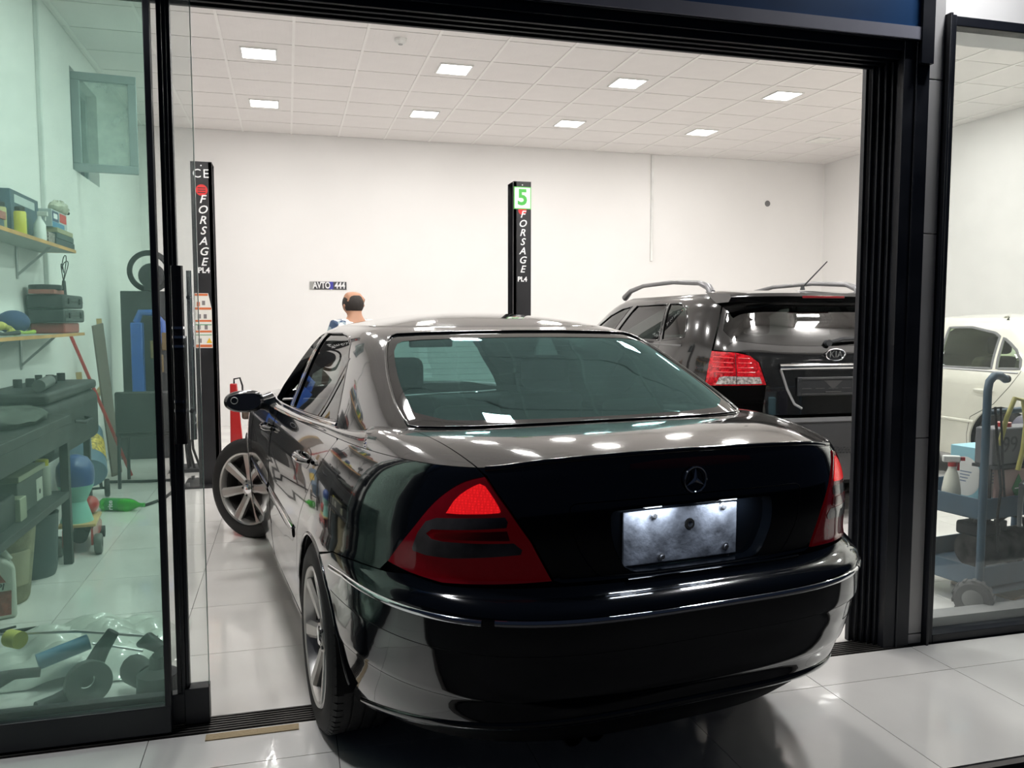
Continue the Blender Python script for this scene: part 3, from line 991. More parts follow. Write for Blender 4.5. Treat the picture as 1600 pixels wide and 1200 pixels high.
    # two small lamps under the upper edge light the plate
    for x_ in (-.12, .12):
        pl = MB().box(x_ - .025, x_ + .025, -.944, -.932, .895, .902).build('plate_lamp', mat('plate_lamp_glow', (.9, .95, 1), .4, emit=(.85, .92, 1), es=2.5, var=0), lid)
        la = bpy.data.lights.new('plate_light', 'AREA'); la.shape = 'RECTANGLE'; la.size = .14; la.size_y = .012; la.energy = .2; la.color = (.82, .9, 1)
        lo = bpy.data.objects.new('plate_light', la); COL.objects.link(lo); lo.parent = pl
        lo.location = (x_, -.962, .889); lo.rotation_euler = (math.radians(32), 0, 0)
    # star badge
    st = MB(); cy, cz = -.957, .963
    st.tube([(.034 * math.cos(2 * PI * i / 40), cy, cz + .034 * math.sin(2 * PI * i / 40)) for i in range(40)], .0026, 8, closed=True)
    for k in range(3):
        a = PI / 2 + 2 * PI * k / 3
        d = Vector((math.cos(a), 0, math.sin(a))); n_ = Vector((-math.sin(a), 0, math.cos(a)))
        c = Vector((0, cy, cz))
        st.add([c + n_ * .0058 + d * .003, c - n_ * .0058 + d * .003, c + d * .034, c + Vector((0, -.004, 0)), c + d * -.003],
               [(0, 2, 3), (2, 1, 3), (1, 4, 3), (4, 0, 3)])
    st.build('star_badge', M_CHROME, lid)
    bl = smoothpoly([(-.205, .995), (.205, .995), (.205, 1.019), (-.205, 1.019)], 1)
    panel(B.ev, bl, 'high_brake_lamp', mat('dark_red_lens', (.045, .006, .008), .12, coat=.6, var=.05), lid, off=.0015, h=.02, skirt=.002)
    # handle scoop line under the lid
    strip(B.ev, [(a, .7165 + .002 * math.cos(a * 4)) for a in np.linspace(-.22, .36, 24)], .005, 'lid_grip', M_CHROME if False else PA, lid, proud=.012)
    # bumper
    bt = [(-.831, .727), (-.722, .715), (-.567, .718), (-.428, .7185)]
    am = [sv(v, z) for v, z in arc(0, .32, R, 113, 190, 16)]
    bump = am[::-1] + seam + [(-.93, .716)] + bt + [(-.2, .716), (0, .716), (.2, .716)] + flip(bt)[::-1] + [(.93, .716)] + flip(seam)[::-1] + flip(am)
    bot = [sv(-.36, .235), (-1.05, .248), (-.80, .30), (-.6, .342), (-.3, .365), (0, .37)]
    bump = bump + flip(bot) + bot[::-1][1:]
    bu = panel(B.ev, bump, 'rear_bumper', PA, root, gap=.0015, h=.016, skirt=.03)
    jl = [(-1.334, .636)] + [(-a, .648) for a in np.linspace(1.2, .618, 20)]
    strip(B.ev, jl, .0085, 'bumper_chrome', M_CHROME, bu, proud=.006, h=.02)
    strip(B.ev, flip(jl), .0085, 'bumper_chrome', M_CHROME, bu, proud=.006, h=.02)
    strip(B.ev, [(a, .650) for a in np.linspace(-.585, .60, 50)], .0085, 'bumper_chrome', M_CHROME, bu, proud=.006, h=.02)
    for zz_ in (.565, .4285):
        strip(B.ev, [(a, zz_) for a in np.linspace(-1.33, 1.33, 110)], .0016, 'bumper_groove', GB, bu, proud=.0006, h=.02)
    tw = [(.55, .505), (.615, .505), (.62, .575 - .02), (.555, .555)]
    strip(B.ev, tw, .0013, 'tow_cover', GB, bu, proud=.0006, h=.01, closed=True)
    strip(B.ev, [(a, .372 - .108 * (abs(a) / 1.1) ** 2.4) for a in np.linspace(-1.12, 1.12, 90)], .012, 'bumper_lip', PA, bu, proud=.008, h=.02)
    # lamps
    red = mat('red_lamp_lens', (.26, .004, .012), .10, coat=.7, var=.08, scale=30, emit=(1, .012, .03), es=.022)
    lit = mat('lit_red_lens', (.55, .02, .02), .25, coat=.6, emit=(1, .012, .016), es=.62, var=.15, scale=90)
    lens_grid(lit)
    smk = mat('smoked_clear_lens', (.22, .20, .20), .14, metal=.4, coat=.8, var=.25, scale=11)
    inr = mat('inner_red_lens', (.30, .012, .014), .15, coat=.7)
    for sg_ in (0, 1):
        f = flip if sg_ else (lambda q: q)
        lm = panel(B.ev, f(lamp), 'tail_lamp', red, root, off=.004, gap=.0015, h=.014, skirt=.03)
        panel(B.ev, f(smoothpoly([(-.620, .978), (-.65, .966), (-.69, .938), (-.712, .903), (-.716, .897), (-.57, .905), (-.566, .912), (-.59, .946)], 1)), 'lit_segment', lit, lm, off=.0055, h=.014, skirt=.001)
        cl = [(-.555, .896), (-.66, .890), (-.742, .884), (-.775, .872), (-.80, .84), (-.817, .80), (-.815, .792), (-.77, .786), (-.70, .786), (-.60, .795), (-.512, .803),
              (-.508, .815), (-.53, .832), (-.62, .829), (-.72, .827), (-.755, .830), (-.772, .842), (-.755, .854), (-.70, .858), (-.62, .864), (-.55, .870), (-.547, .885)]
        panel(B.ev, f(cl), 'clear_segment', smk, lm, off=.0056, h=.013, skirt=.001)
        panel(B.ev, f([(-.54, .838), (-.64, .836), (-.73, .833), (-.752, .843), (-.73, .850), (-.64, .857), (-.548, .862)]), 'inner_red_segment', inr, lm, off=.006, h=.013, skirt=.001)
    # dark shell behind the gaps, floor pan
    def ring(a0, a1, z0, name, off, holes=()):
        up = [(a, float(ztop(abs(a))) - .012) for a in np.linspace(a0, a1, 90)]
        dn = [(a, z0) for a in np.linspace(a1, a0, 60)]
        panel(B.ev, up + dn, name, GB, root, holes=holes, h=.05, off=off, skirt=0)
    hs = []
    for sgn in (-1, 1):
        for cv in (0., 2.715):
            hs.append([(sgn * abs(a), z) for a, z in [sv(cv + (R + .01) * math.cos(t), .32 + (R + .01) * math.sin(t)) for t in np.linspace(math.radians(-14), math.radians(194), 24)]])
    rc2 = shrink(rec, -.02)
    ring(-A + .02, A - .02, .235, 'body_shell', -.016, holes=hs + [rc2])
    MB().box(-.70, .70, .45, 2.25, .17, .24).box(-.45, .45, -.72, .45, .26, .30).box(-.45, .45, 2.25, 3.2, .2, .26).build('floor_pan', GB, root)
    MB().box(-.56, .56, -.40, 2.15, .24, .30).build('cabin_floor', GB, root)
    ex = mat('sooty_exhaust', (.02, .02, .02), .5, metal=.6)
    for x_ in (-.30, -.235):
        e_ = MB().lathe([(.027, -.22), (.030, 0), (.027, 0), (.024, -.2)], 22, TM((x_, -.845, .262), rx=PI / 2)).build('exhaust_tip', ex, root)
    MB().cyl((-.27, -.63, .265), (-.27, .9, .22), .03).build('exhaust_pipe', ex, root)
    # nose, hood
    nose = [(kn[10] + .18, .22), (kn[10] + .18, .70), (kn[10] + .1, float(ztop(kn[10] + .1)) - .003)] + [(a, float(ztop(a)) - .003) for a in np.linspace(kn[10] + .2, A, 8)]
    full = nose + [(2 * A - a, z) for a, z in nose[::-1][1:]]
    panel(fev, full, 'front_bumper', PA, root, gap=.002, h=.04)
    hp = [(a, .004) for a in np.linspace(kn[8] + .005, 2 * A - kn[8] - .005, 60)] + [(a, DL) for a in np.linspace(2 * A - kn[8] - .005, kn[8] + .005, 60)]
    panel(deck, hp, 'hood', PA, root, h=.05, skirt=0)
    hl = mat('clear_headlamp', (.5, .52, .55), .05, metal=.5, coat=1.)
    for sgn in (-1, 1):
        c_ = A - .62
        q = smoothpoly([(c_ - .2, .60), (c_ + .2, .58), (c_ + .18, .72), (c_ - .16, .73)], 2)
        panel(fev, q if sgn > 0 else [(2 * A - a, z) for a, z in q], 'headlamp', hl, root, off=.006, h=.03)
    gr = [(A - .26, .55), (A + .26, .55), (A + .32, .74), (A - .32, .74)]
    panel(fev, gr, 'grille', mat('grille_dark', (.02, .02, .02), .4, metal=.5), root, off=.004, h=.04)
    # greenhouse: frame with window openings
    wl = AT - .60
    zt2 = 1.362
    gb_ = [(a, float(zg(abs(a)))) for a in np.linspace(-(AT - .54), AT - .54, 150)]
    ws_r = [(AT - .53, 1.0), (AT - .47, 1.12), (AT - .40, 1.25), (AT - .33, 1.325), (AT - .18, 1.340), (AT, 1.344)]
    frame = gb_ + ws_r + [(a, zt2) for a in np.linspace(AT, -AT, 90)] + [(-a, z) for a, z in ws_r[::-1]]
    glass_r = [(-.525, 1.063), (-.575, 1.12), (-.625, 1.20), (-.668, 1.28), (-.688, 1.322), (-.66, 1.332), (-.5, 1.337), (-.25, 1.341), (0, 1.342)]
    gb2 = [(a, 1.0605 - .0 * a) for a in np.linspace(.5, -.5, 14)]
    rear = glass_r + flip(glass_r)[::-1][1:] + gb2

    def st_(v, z):
        return (T.a_of_v(v, z), z)
    side_r = [st_(*p) for p in [(1.09, .985), (1.125, 1.325), (.80, 1.330), (.62, 1.318), (.49, 1.29), (.38, 1.235), (.27, 1.15), (.17, 1.06), (.13, 1.030), (.30, 1.018), (.7, 1.0)]]
    side_f = [st_(*p) for p in [(1.185, .981), (1.205, 1.325), (1.36, 1.305), (1.50, 1.240), (1.64, 1.13), (1.80, 1.01), (1.83, .970)]]
    gh = panel(T.ev, frame, 'cabin_frame', PA, root, holes=[rear, side_r, flip(side_r), side_f, flip(side_f)], h=.02, skirt=.03, ctr=(0, 1., .9))
    # roof
    ng, nr = 120, 14
    aa = np.linspace(-AT, AT, ng, endpoint=False)
    e0 = T.ev(aa, np.full(ng, zt2)); vs = []; fs = []
    vm = .5 * (e0[:, 1].min() + e0[:, 1].max()) + .06
    for i in range(nr):
        r_ = 1 - i / nr
        for p in e0:
            vs.append((p[0] * r_, vm + (p[1] - vm) * r_, zt2 + .058 * (1 - r_ ** 2)))
    vs.append((0, vm, zt2 + .058))
    for i in range(nr - 1):
        fs += [(i * ng + j, i * ng + (j + 1) % ng, (i + 1) * ng + (j + 1) % ng, (i + 1) * ng + j) for j in range(ng)]
    fs += [((nr - 1) * ng + j, (nr - 1) * ng + (j + 1) % ng, nr * ng) for j in range(ng)]
    MB().add(vs, fs).build('roof', PA, root, smooth=80)
    gl_r = pane('rear_window_glass', (.17, .32, .31), ior=1.9, refl=(.55, .95, .97))
    gl_s = pane('side_window_glass', (.16, .19, .18), ior=1.6)
    gl_f = pane('windscreen_glass', (.72, .82, .77))
    rg = panel(T.ev, rear, 'rear_window', gl_r, root, off=-.004, gap=.001, h=.025, skirt=0)
    inner = shrink([(-.495, 1.085), (-.55, 1.15), (-.60, 1.23), (-.635, 1.295), (-.60, 1.312), (-.3, 1.318), (0, 1.32), (.3, 1.318), (.60, 1.312), (.635, 1.295), (.60, 1.23), (.55, 1.15), (.495, 1.085), (.2, 1.076), (-.2, 1.076)], 0)
    panel(T.ev, rear, 'glass_border', FR, rg, holes=[smoothpoly(inner, 1)], off=-.0032, gap=.002, h=.025, skirt=0)
    hw_ = MB()
    for k in range(12):
        z_ = 1.10 + .0175 * k
        L = T.ev(np.linspace(-.47 - (z_ - 1.1) * .45, .47 + (z_ - 1.1) * .45, 26), np.full(26, z_))
        hw_.tube([tuple(p) for p in L + np.array((0, .003, -.006))], .0007, 4)
    hw_.build('heating_wires', mat('heater_wire', (.03, .03, .03), .5, var=0), rg)
    # bright moulding round the rear glass
    strip(T.ev, dens(rear, .03), .0045, 'rear_window_trim', PA, rg, proud=.004, h=.03, closed=True)
    wsf = [(AT - .53, 1.0), (AT - .47, 1.12), (AT - .40, 1.25), (AT - .33, 1.325), (AT - .18, 1.340), (AT, 1.344)]
    wsp = [(AT - .535, .985)] + wsf + [(2 * AT - a, z) for a, z in wsf[::-1][1:]] + [(AT + .535, .985), (AT + .3, .992), (AT, .994), (AT - .3, .992)]
    panel(ftev, wsp, 'windscreen', gl_f, root, off=-.003, h=.05, skirt=0)
    for sg_ in (0, 1):
        f = flip if sg_ else (lambda q: q)
        wg = panel(T.ev, f(side_r), 'rear_door_glass', gl_s, root, off=-.006, h=.03, skirt=0)
        strip(T.ev, f([st_(.475, 1.006), st_(.37, 1.24)]), .008, 'window_divider', FR, wg, proud=.002, h=.04)
        strip(T.ev, dens(f(side_r), .03), .005, 'window_seal', FR, wg, proud=.002, h=.03, closed=True)
        strip(T.ev, f([st_(1.15, .978), st_(1.165, 1.325)]), .014, 'pillar_cover', FR, root, proud=.001, h=.04)
        if sg_:
            panel(T.ev, f(side_f), 'front_door_glass', gl_s, root, off=-.006, h=.03, skirt=0)
        # belt moulding
        strip(T.ev, f([(-(a), float(zg(a)) + .008) for a in np.linspace(-T.a_of_v(.12, 1.01), -T.a_of_v(1.9, .96), 30)]), .007, 'belt_moulding', M_CHROME, root, proud=.004)
    # mirrors
    for s in (-1, 1):
        m_ = MB().ball((0, 0, 0), 1, 22, 14)
        for i, (x, y, z) in enumerate(m_.v):
            x2 = math.copysign(abs(x) ** .75, x) * .10; z2 = math.copysign(abs(z) ** .8, z) * .058 * (1 - .15 * x * s)
            y2 = math.copysign(abs(y) ** .8, y) * (.075 if y > 0 else .028)
            m_.v[i] = (s * .935 + x2, 1.76 + y2, .958 + z2)
        mo = m_.build('mirror_housing', PA, root, smooth=80)
        MB().lathe([(0, .004), (1, .004), (1, 0)], 26, TM((s * .938, 1.733, .957), rx=PI / 2) @ Matrix.Diagonal((.085, .046, 1, 1))).build('mirror_glass', mat('mirror_face', (.012, .014, .02), .1, metal=.2, var=0), mo)
        MB().tube([(s * .79, 1.83, .95), (s * .83, 1.81, .945), (s * .90, 1.78, .94)], [.05, .042, .03], 12).build('mirror_foot', PA, mo)
        if s < 0:
            MB().tube([(-.985 + .017 * math.cos(2 * PI * i / 20), 1.726, .967 + .017 * math.sin(2 * PI * i / 20)) for i in range(20)], .002, 6, closed=True).build('mirror_sensor', M_STEEL, mo)
    # wheels
    make_wheel(.317, .225, .232, 7, root, (-.748, 0, .317), 0, -1)
    make_wheel(.317, .225, .232, 7, root, (.748, 0, .317), 0, 1)
    make_wheel(.317, .225, .232, 7, root, (-.785, 2.715, .317), math.radians(40), -1)
    make_wheel(.317, .225, .232, 7, root, (.735, 2.715, .317), math.radians(22), 1)
    # cabin
    up = mat('black_upholstery', (.012, .012, .013), .75)
    seat(root, -.36, 1.28, .22, up); seat(root, .36, 1.28, .22, up)
    s = MB().box(-.55, .55, .05, .5, .3, .5).build('rear_bench', up, root, bevel=.05)
    MB().add([(x, y, z) for x in (-.53, .53) for y, z in ((.12, .45), (-.10, 1.0), (.02, 1.02), (.24, .5))],
             [(0, 1, 2, 3), (4, 7, 6, 5), (0, 4, 5, 1), (1, 5, 6, 2), (2, 6, 7, 3), (0, 3, 7, 4)]).build('rear_backrest', up, s, bevel=.03)
    for x_ in (-.33, .33):
        MB().box(x_ - .12, x_ + .12, -.12, -.03, 1.0, 1.09).build('headrest', up, s, bevel=.03)
    MB().add([(-.6, -.38, 1.02), (.6, -.38, 1.02), (.6, -.02, 1.005), (-.6, -.02, 1.005), (-.6, -.38, 1.0), (.6, -.38, 1.0), (.6, -.02, .99), (-.6, -.02, .99)],
             [(0, 1, 2, 3), (4, 7, 6, 5), (0, 4, 5, 1), (1, 5, 6, 2), (2, 6, 7, 3), (0, 3, 7, 4)]).build('parcel_shelf', up, root)
    MB().box(-.66, .66, 1.78, 2.1, .62, .93).build('dashboard', up, root, bevel=.05)
    sw = MB().tube([(-.36 + .18 * math.cos(2 * PI * i / 24), 1.70 - .07 * math.sin(2 * PI * i / 24), .86 + .165 * math.sin(2 * PI * i / 24)) for i in range(24)], .014, 8, closed=True).build('steering_wheel', up, root)
    MB().cyl((-.36, 1.72, .85), (-.36, 1.85, .80), .04).build('steering_hub', up, sw)
    MB().box(-.12, .12, 1.45, 1.47, 1.24, 1.30).build('inside_mirror', up, root, bevel=.01)


build_saloon()
KIA = Skin([
    # z,   w,    rear,  n,   front, m
    (.22, .84, -.90, 3.2, 3.45, 3.0),
    (.34, .90, -.985, 3.4, 3.55, 3.0),
    (.50, .928, -1.03, 3.6, 3.60, 3.0),
    (.66, .940, -1.045, 3.8, 3.60, 3.0),
    (.725, .941, -1.035, 3.8, 3.56, 3.0),
    (.742, .941, -1.005, 3.8, 3.55, 3.0),
    (.755, .940, -.985, 3.9, 3.54, 3.0),
    (.90, .936, -.985, 4.0, 3.40, 3.0),
    (1.0, .928, -.980, 4.0, 3.20, 3.0),
    (1.08, .916, -.970, 4.0, 2.75, 3.2),
    (1.14, .900, -.955, 4.2, 2.35, 3.4),
    (1.20, .882, -.930, 4.4, 2.15, 3.6),
    (1.30, .845, -.880, 4.6, 1.90, 4.0),
    (1.40, .800, -.825, 4.8, 1.64, 4.2),
    (1.50, .745, -.765, 5.0, 1.34, 4.4),
    (1.545, .700, -.72, 5.0, 1.15, 4.4),
    (1.57, .655, -.66, 4.6, 1.0, 4.4)], .3, .9, .8)
KIA_POS, KIA_RZ = (3.53, 5.73), -.03
WHT = Skin([
    (.18, .82, -.86, 3.2, 3.40, 3.0),
    (.30, .87, -.98, 3.4, 3.52, 3.0),
    (.50, .895, -1.06, 3.6, 3.60, 3.0),
    (.70, .900, -1.08, 3.8, 3.58, 3.0),
    (.85, .890, -1.05, 3.9, 3.40, 3.0),
    (.93, .868, -1.02, 4.0, 3.10, 3.0),
    (.97, .850, -.98, 4.0, 2.85, 3.0),
    (1.01, .830, -.80, 4.2, 2.45, 3.4),
    (1.06, .800, -.52, 4.6, 2.22, 3.8),
    (1.15, .755, -.30, 5.0, 2.00, 4.0),
    (1.25, .700, -.08, 5.0, 1.78, 4.2),
    (1.34, .640, .14, 5.0, 1.52, 4.4),
    (1.385, .590, .28, 5.0, 1.36, 4.4),
    (1.405, .540, .38, 4.6, 1.22, 4.4)], .3, .9, .7)
WHT_POS, WHT_RZ = (6.53, 5.45), .03


def roof_cap(sk, zt, rise, m, parent, ng=100, nr=10):
    aa = np.linspace(-sk.A, sk.A, ng, endpoint=False)
    e0 = sk.ev(aa, np.full(ng, zt)); vs = []; fs = []
    vm = .5 * (e0[:, 1].min() + e0[:, 1].max())
    for i in range(nr):
        r_ = 1 - i / nr
        vs += [(p[0] * r_, vm + (p[1] - vm) * r_, zt + rise * (1 - r_ ** 2)) for p in e0]
    vs.append((0, vm, zt + rise))
    for i in range(nr - 1):
        fs += [(i * ng + j, i * ng + (j + 1) % ng, (i + 1) * ng + (j + 1) % ng, (i + 1) * ng + j) for j in range(ng)]
    fs += [((nr - 1) * ng + j, (nr - 1) * ng + (j + 1) % ng, nr * ng) for j in range(ng)]
    return MB().add(vs, fs).build('roof', m, parent, smooth=80)


def liner(parent, s, cv, cz, R, u1=.9, u0=.6):
    vs = []; fs = []; ng = 26
    for i in range(ng + 1):
        t = math.radians(-18 + 216 * i / ng)
        for uu in (u1, u0):
            vs.append((s * uu, cv + R * math.cos(t), cz + R * math.sin(t)))
        vs.append((s * u0, cv, cz))
    for i in range(ng):
        o = i * 3
        fs += [(o, o + 3, o + 4, o + 1), (o + 1, o + 4, o + 5, o + 2)]
    MB().add(vs, fs).build('arch_liner', mat('liner_black', (.004, .004, .004), .95, var=0), parent)


def build_suv():
    root = thing('suv', (*KIA_POS, 0), 'black sport utility vehicle with roof rails and chrome tailgate bar', 'car', rz=KIA_RZ)
    K = KIA; A = K.A
    PA = mat('suv_black_paint', (.006, .006, .0065), .14, coat=1., var=.03)
    GB = MATS['gap_black']
    PL = mat('grey_bumper_plastic', (.035, .036, .038), .55, bump=.15, bscale=150)

    def sv(v, z):
        return (K.a_of_v(v, z), z)

    def flip(q):
        return [(-a, z) for a, z in q]
    R = .40; cz = .355
    zt = 1.57
    hole_a = lambda cv: [sv(cv + R * math.cos(t), cz + R * math.sin(t)) for t in np.linspace(math.radians(-15), math.radians(195), 26)]
    win_q = [sv(*p) for p in [(-.47, 1.262), (-.455, 1.33), (-.40, 1.41), (-.33, 1.47), (-.25, 1.50), (-.16, 1.508), (-.02, 1.51), (-.165, 1.235)]]
    win_r = [sv(*p) for p in [(-.12, 1.235), (.015, 1.505), (.10, 1.508), (.62, 1.505), (.86, 1.225)]]
    win_f = [sv(*p) for p in [(.93, 1.225), (.72, 1.50), (.90, 1.485), (1.12, 1.43), (1.50, 1.28), (1.62, 1.215)]]
    tail_e = [(-.50, .757), (-.478, .96), (-.52, 1.105), (-.63, 1.17), (-.835, 1.183), (-.822, 1.25), (-.80, 1.38), (-.79, 1.50)]
    side = [(-.50, .757), (-.90, .757), (-1.2, .757)]
    G = pane('suv_tinted_glass', (.07, .08, .08), ior=1.6)
    GF = pane('suv_clear_glass', (.55, .66, .6))
    wheel_h = hole_a(0)[:]
    for sg_ in (0, 1):
        f = flip if sg_ else (lambda q: q)
        s = 1 if sg_ else -1
        # body side: quarter, doors and fender in one pressing, seams laid on
        am = [sv(*p) for p in arc(0, cz, R, 180, 0, 24)]
        af = [sv(*p) for p in arc(2.70, cz, R, 180, 0, 24)]
        lo = [sv(-.45, .742), sv(-.41, .50), sv(-.405, .36)] + am + [sv(.42, .27), sv(2.28, .27)] + af + [(-(A - .75), .40), (-(A - .75), .95), (-(A - .95), 1.02)]
        top = [(-a, 1.57) for a in np.linspace(A - 1.15, .79, 40)]
        bs = lo + top + [(-.80, 1.50)] + [(-.81, 1.38), (-.832, 1.25), (-.845, 1.185), (-.89, .947), (-.89, .76), (-1.0, .745)]
        hs = [win_q, win_r, win_f]
        bd = panel(K.ev, f(bs), 'body_side', PA, root, holes=[f(q) for q in hs], h=.035, skirt=.02)
        for w_, g_, n_ in ((win_q, G, 'quarter_glass'), (win_r, G, 'rear_door_glass'), (win_f, GF, 'front_door_glass')):
            pn = panel(K.ev, f(w_), n_, g_, root, off=-.006, h=.05, skirt=0)
            strip(K.ev, dens(f(w_), .04), .007, 'window_seal', MATS['black_glass_border'], pn, proud=.003, h=.05, closed=True)
        for ln in ([(-.15, 1.22), (-.12, 1.0), (.10, .84), (.36, .66), (.42, .45), (.43, .28)], [(.90, 1.22), (.88, .9), (.86, .6), (.85, .28)], [(1.85, 1.10), (1.95, .9), (1.97, .5), (1.95, .28)]):
            strip(K.ev, f([sv(*p) for p in ln]), .002, 'door_seam', GB, bd, proud=.0008)
        for v_ in (.10, 1.06):
            p_ = K.ev([s * abs(K.a_of_v(v_, .90))], [.90])[0]
            MB().tube([(p_[0] + s * (.005 + .03 * math.sin(PI * i / 8) ** .5), v_ - .10 + .025 * i, .90) for i in range(9)], .011, 8).build('door_handle', M_CHROME, bd)
        ml = [sv(v, 1.205 + .0) for v in np.linspace(-.47, 1.6, 30)]
        strip(K.ev, f(ml), .007, 'belt_moulding', mat('grey_trim', (.16, .16, .16), .3, metal=.5), bd, proud=.004)
        for cv in (0, 2.7):
            strip(K.ev, f(hole_a(cv)), .012, 'arch_lip', PL, bd, proud=.006)
            liner(root, s, cv, cz, R + .004, .915, .62)
        # rail
        rp = [(s * .60, -.42, 1.575), (s * .605, -.38, 1.62), (s * .61, -.25, 1.655), (s * .615, .2, 1.68), (s * .615, .8, 1.675), (s * .61, 1.1, 1.64), (s * .605, 1.25, 1.585)]
        rr = MB().tube(rp, [.03, .026, .02, .017, .017, .022, .03], 10).build('roof_rail', mat('dark_silver_rail', (.22, .22, .23), .3, metal=.8), root)
        # rear lamp
        lp = [(-.475, .958), (-.88, .945), (-.86, 1.10), (-.842, 1.178), (-.68, 1.170), (-.585, 1.150), (-.527, 1.105)]
        lm = panel(K.ev, f(lp), 'tail_lamp', mat('suv_red_lens', (.55, .012, .02), .12, coat=.7, var=.35, scale=60), root, off=.008, gap=.002, h=.02, skirt=.02)
        panel(K.ev, f([(-.505, .968), (-.80, .958), (-.778, 1.005), (-.74, 1.013), (-.52, 1.010)]), 'clear_segment', mat('suv_clear_lens', (.62, .58, .55), .15, metal=.3, coat=.6, var=.4, scale=70), lm, off=.0105, h=.02, skirt=.001)
        strip(K.ev, f([(-.665, .958), (-.68, 1.165)]), .004, 'lamp_joint', MATS['dark_red_lens'], lm, proud=.012)
        for k in range(4):
            strip(K.ev, f([(-.55 - .012 * k, 1.04 + .03 * k), (-.66, 1.04 + .031 * k)]), .005, 'led_row', mat('led_red', (.8, .05, .06), .1, coat=.6, var=.3, scale=200), lm, proud=.011)
            strip(K.ev, f([(-.69, 1.04 + .031 * k), (-.83, 1.04 + .033 * k)]), .005, 'led_row', MATS['led_red'], lm, proud=.011)
        make_wheel(.36, .235, .235, 6, root, (s * .80, 0, .36), 0, s)
        make_wheel(.36, .235, .235, 6, root, (s * .80, 2.7, .36), 0, s)
    # tailgate with its window
    tg = tail_e + [(a, 1.52) for a in np.linspace(-.79, .79, 20)] + flip(tail_e)[::-1]
    rw = smoothpoly([(-.775, 1.262), (-.745, 1.485), (.745, 1.485), (.775, 1.262), (.45, 1.222), (0, 1.210), (-.45, 1.222)], 1)
    tgo = panel(K.ev, tg, 'tailgate', PA, root, holes=[rw], gap=.003, h=.03, skirt=.02)
    rwo = panel(K.ev, rw, 'rear_window', pane('suv_rear_glass', (.05, .055, .055), ior=1.65), root, off=-.002, h=.04, skirt=0)
    hw = MB()
    for k in range(9):
        z_ = 1.27 + .021 * k
        hw.tube([tuple(p) for p in K.ev(np.linspace(-.62, .62, 14), np.full(14, z_)) + np.array((0, .006, 0))], .0008, 4)
    hw.build('heating_wires', MATS['heater_wire'], rwo)
    wi = MB().tube([(.02, -.925, 1.235), (.10, -.945, 1.258), (.36, -.925, 1.262)], [.012, .014, .010], 8).build('rear_wiper', M_DARK, tgo)
    MB().cyl((0, -.90, 1.228), (0, -.945, 1.232), .022).build('wiper_pivot', M_DARK, wi)
    # spoiler
    sp = MB(); L = 26; vs = []
    for i in range(L):
        x = -.66 + 1.32 * i / (L - 1); q = 1 - (abs(x) / .66) ** 4
        for y, z in ((-.44, 1.585 + .012 * q), (-.80 - .05 * q, 1.555 + .012 * q), (-.815 - .05 * q, 1.535 + .01 * q), (-.78 - .04 * q, 1.505), (-.60, 1.50)):
            vs.append((x, y, z))
    fs = [(i * 5 + e, i * 5 + (e + 1) % 5, (i + 1) * 5 + (e + 1) % 5, (i + 1) * 5 + e) for i in range(L - 1) for e in range(5)]
    fs += [tuple(range(5)), tuple(range((L - 1) * 5, L * 5))[::-1]]
    spo = sp.add(vs, fs).build('roof_spoiler', PA, root, smooth=50)
    MB().box(-.16, .16, -.868, -.858, 1.532, 1.548).build('high_brake_lamp', mat('dim_red_lens', (.2, .01, .015), .15, coat=.5), spo, bevel=.003)
    an = MB().cyl((.06, -.52, 1.60), (.06, -.52, 1.625), .018, .012).tube([(.06, -.52, 1.62), (.20, -.60, 1.80)], [.006, .004], 8).build('roof_antenna', M_DARK, root)
    # chrome bar, plate holder, emblem
    cb = [(a, 1.076) for a in np.linspace(-.385, .385, 30)]
    cbo = strip(K.ev, cb, .022, 'chrome_bar', mat('satin_chrome', (.55, .55, .55), .12, metal=1.), tgo, proud=.022)
    for f in (lambda q: q, flip):
        strip(K.ev, f([(-.375, 1.055), (-.33, .93), (-.275, .83), (-.22, .80)]), .008, 'bezel_edge', M_STEEL, cbo, proud=.008)
    MB().box(-.262, .262, -1.0, -.983, .885, 1.008).build('plate_holder', M_DARK, tgo, bevel=.006)
    rb = MB()
    for x_ in (-.2, -.1, .0, .1, .2):
        rb.box(x_ - .035, x_ + .035, -1.004, -.999, .93, .935)
    rb.box(-.235, .235, -1.006, -.999, .894, .900).box(-.235, .235, -1.006, -.999, .994, 1.0).box(-.06, .06, -1.006, -.999, .905, .912)
    rb.add([(-.07, -1.002, .985), (.07, -1.002, .985), (0, -1.002, .925)], [(0, 1, 2)])
    rb.build('holder_ribs', mat('worn_dark_plastic', (.06, .06, .06), .5), tgo)
    em = MB(); ey = -.966
    em.tube([(.034 + .072 * math.cos(2 * PI * i / 40), ey, 1.155 + .038 * math.sin(2 * PI * i / 40)) for i in range(40)], .005, 8, closed=True)
    em.text('KIA', .062, TM((.034, ey - .004, 1.155), rx=PI / 2), depth=.003, bold=.001, spacing=1.05)
    em.build('emblem', M_CHROME, tgo)
    MB().lathe([(0, 0), (1, 0), (1, -.004)], 30, TM((.034, ey + .004, 1.155), rx=PI / 2) @ Matrix.Diagonal((.068, .034, 1, 1))).build('emblem_field', M_DARK, tgo)
    # bumper
    b0 = [sv(-.445, .742), sv(-.405, .50), sv(-.40, .38), (-1.2, .32), (-.8, .30), (0, .30)]
    bt = [(-a, .744) for a in np.linspace(1.35, 0, 14)]
    bp = b0[::-1][1:][::-1][:0] + [b0[0]] + bt[1:] + flip(bt[1:-1])[::-1] + [(-b0[0][0], .742)] + flip(b0[1:5]) + [(0, .30)] + b0[1:5][::-1]
    bu = panel(K.ev, bp, 'rear_bumper', PL, root, gap=.003, h=.035, skirt=.03)
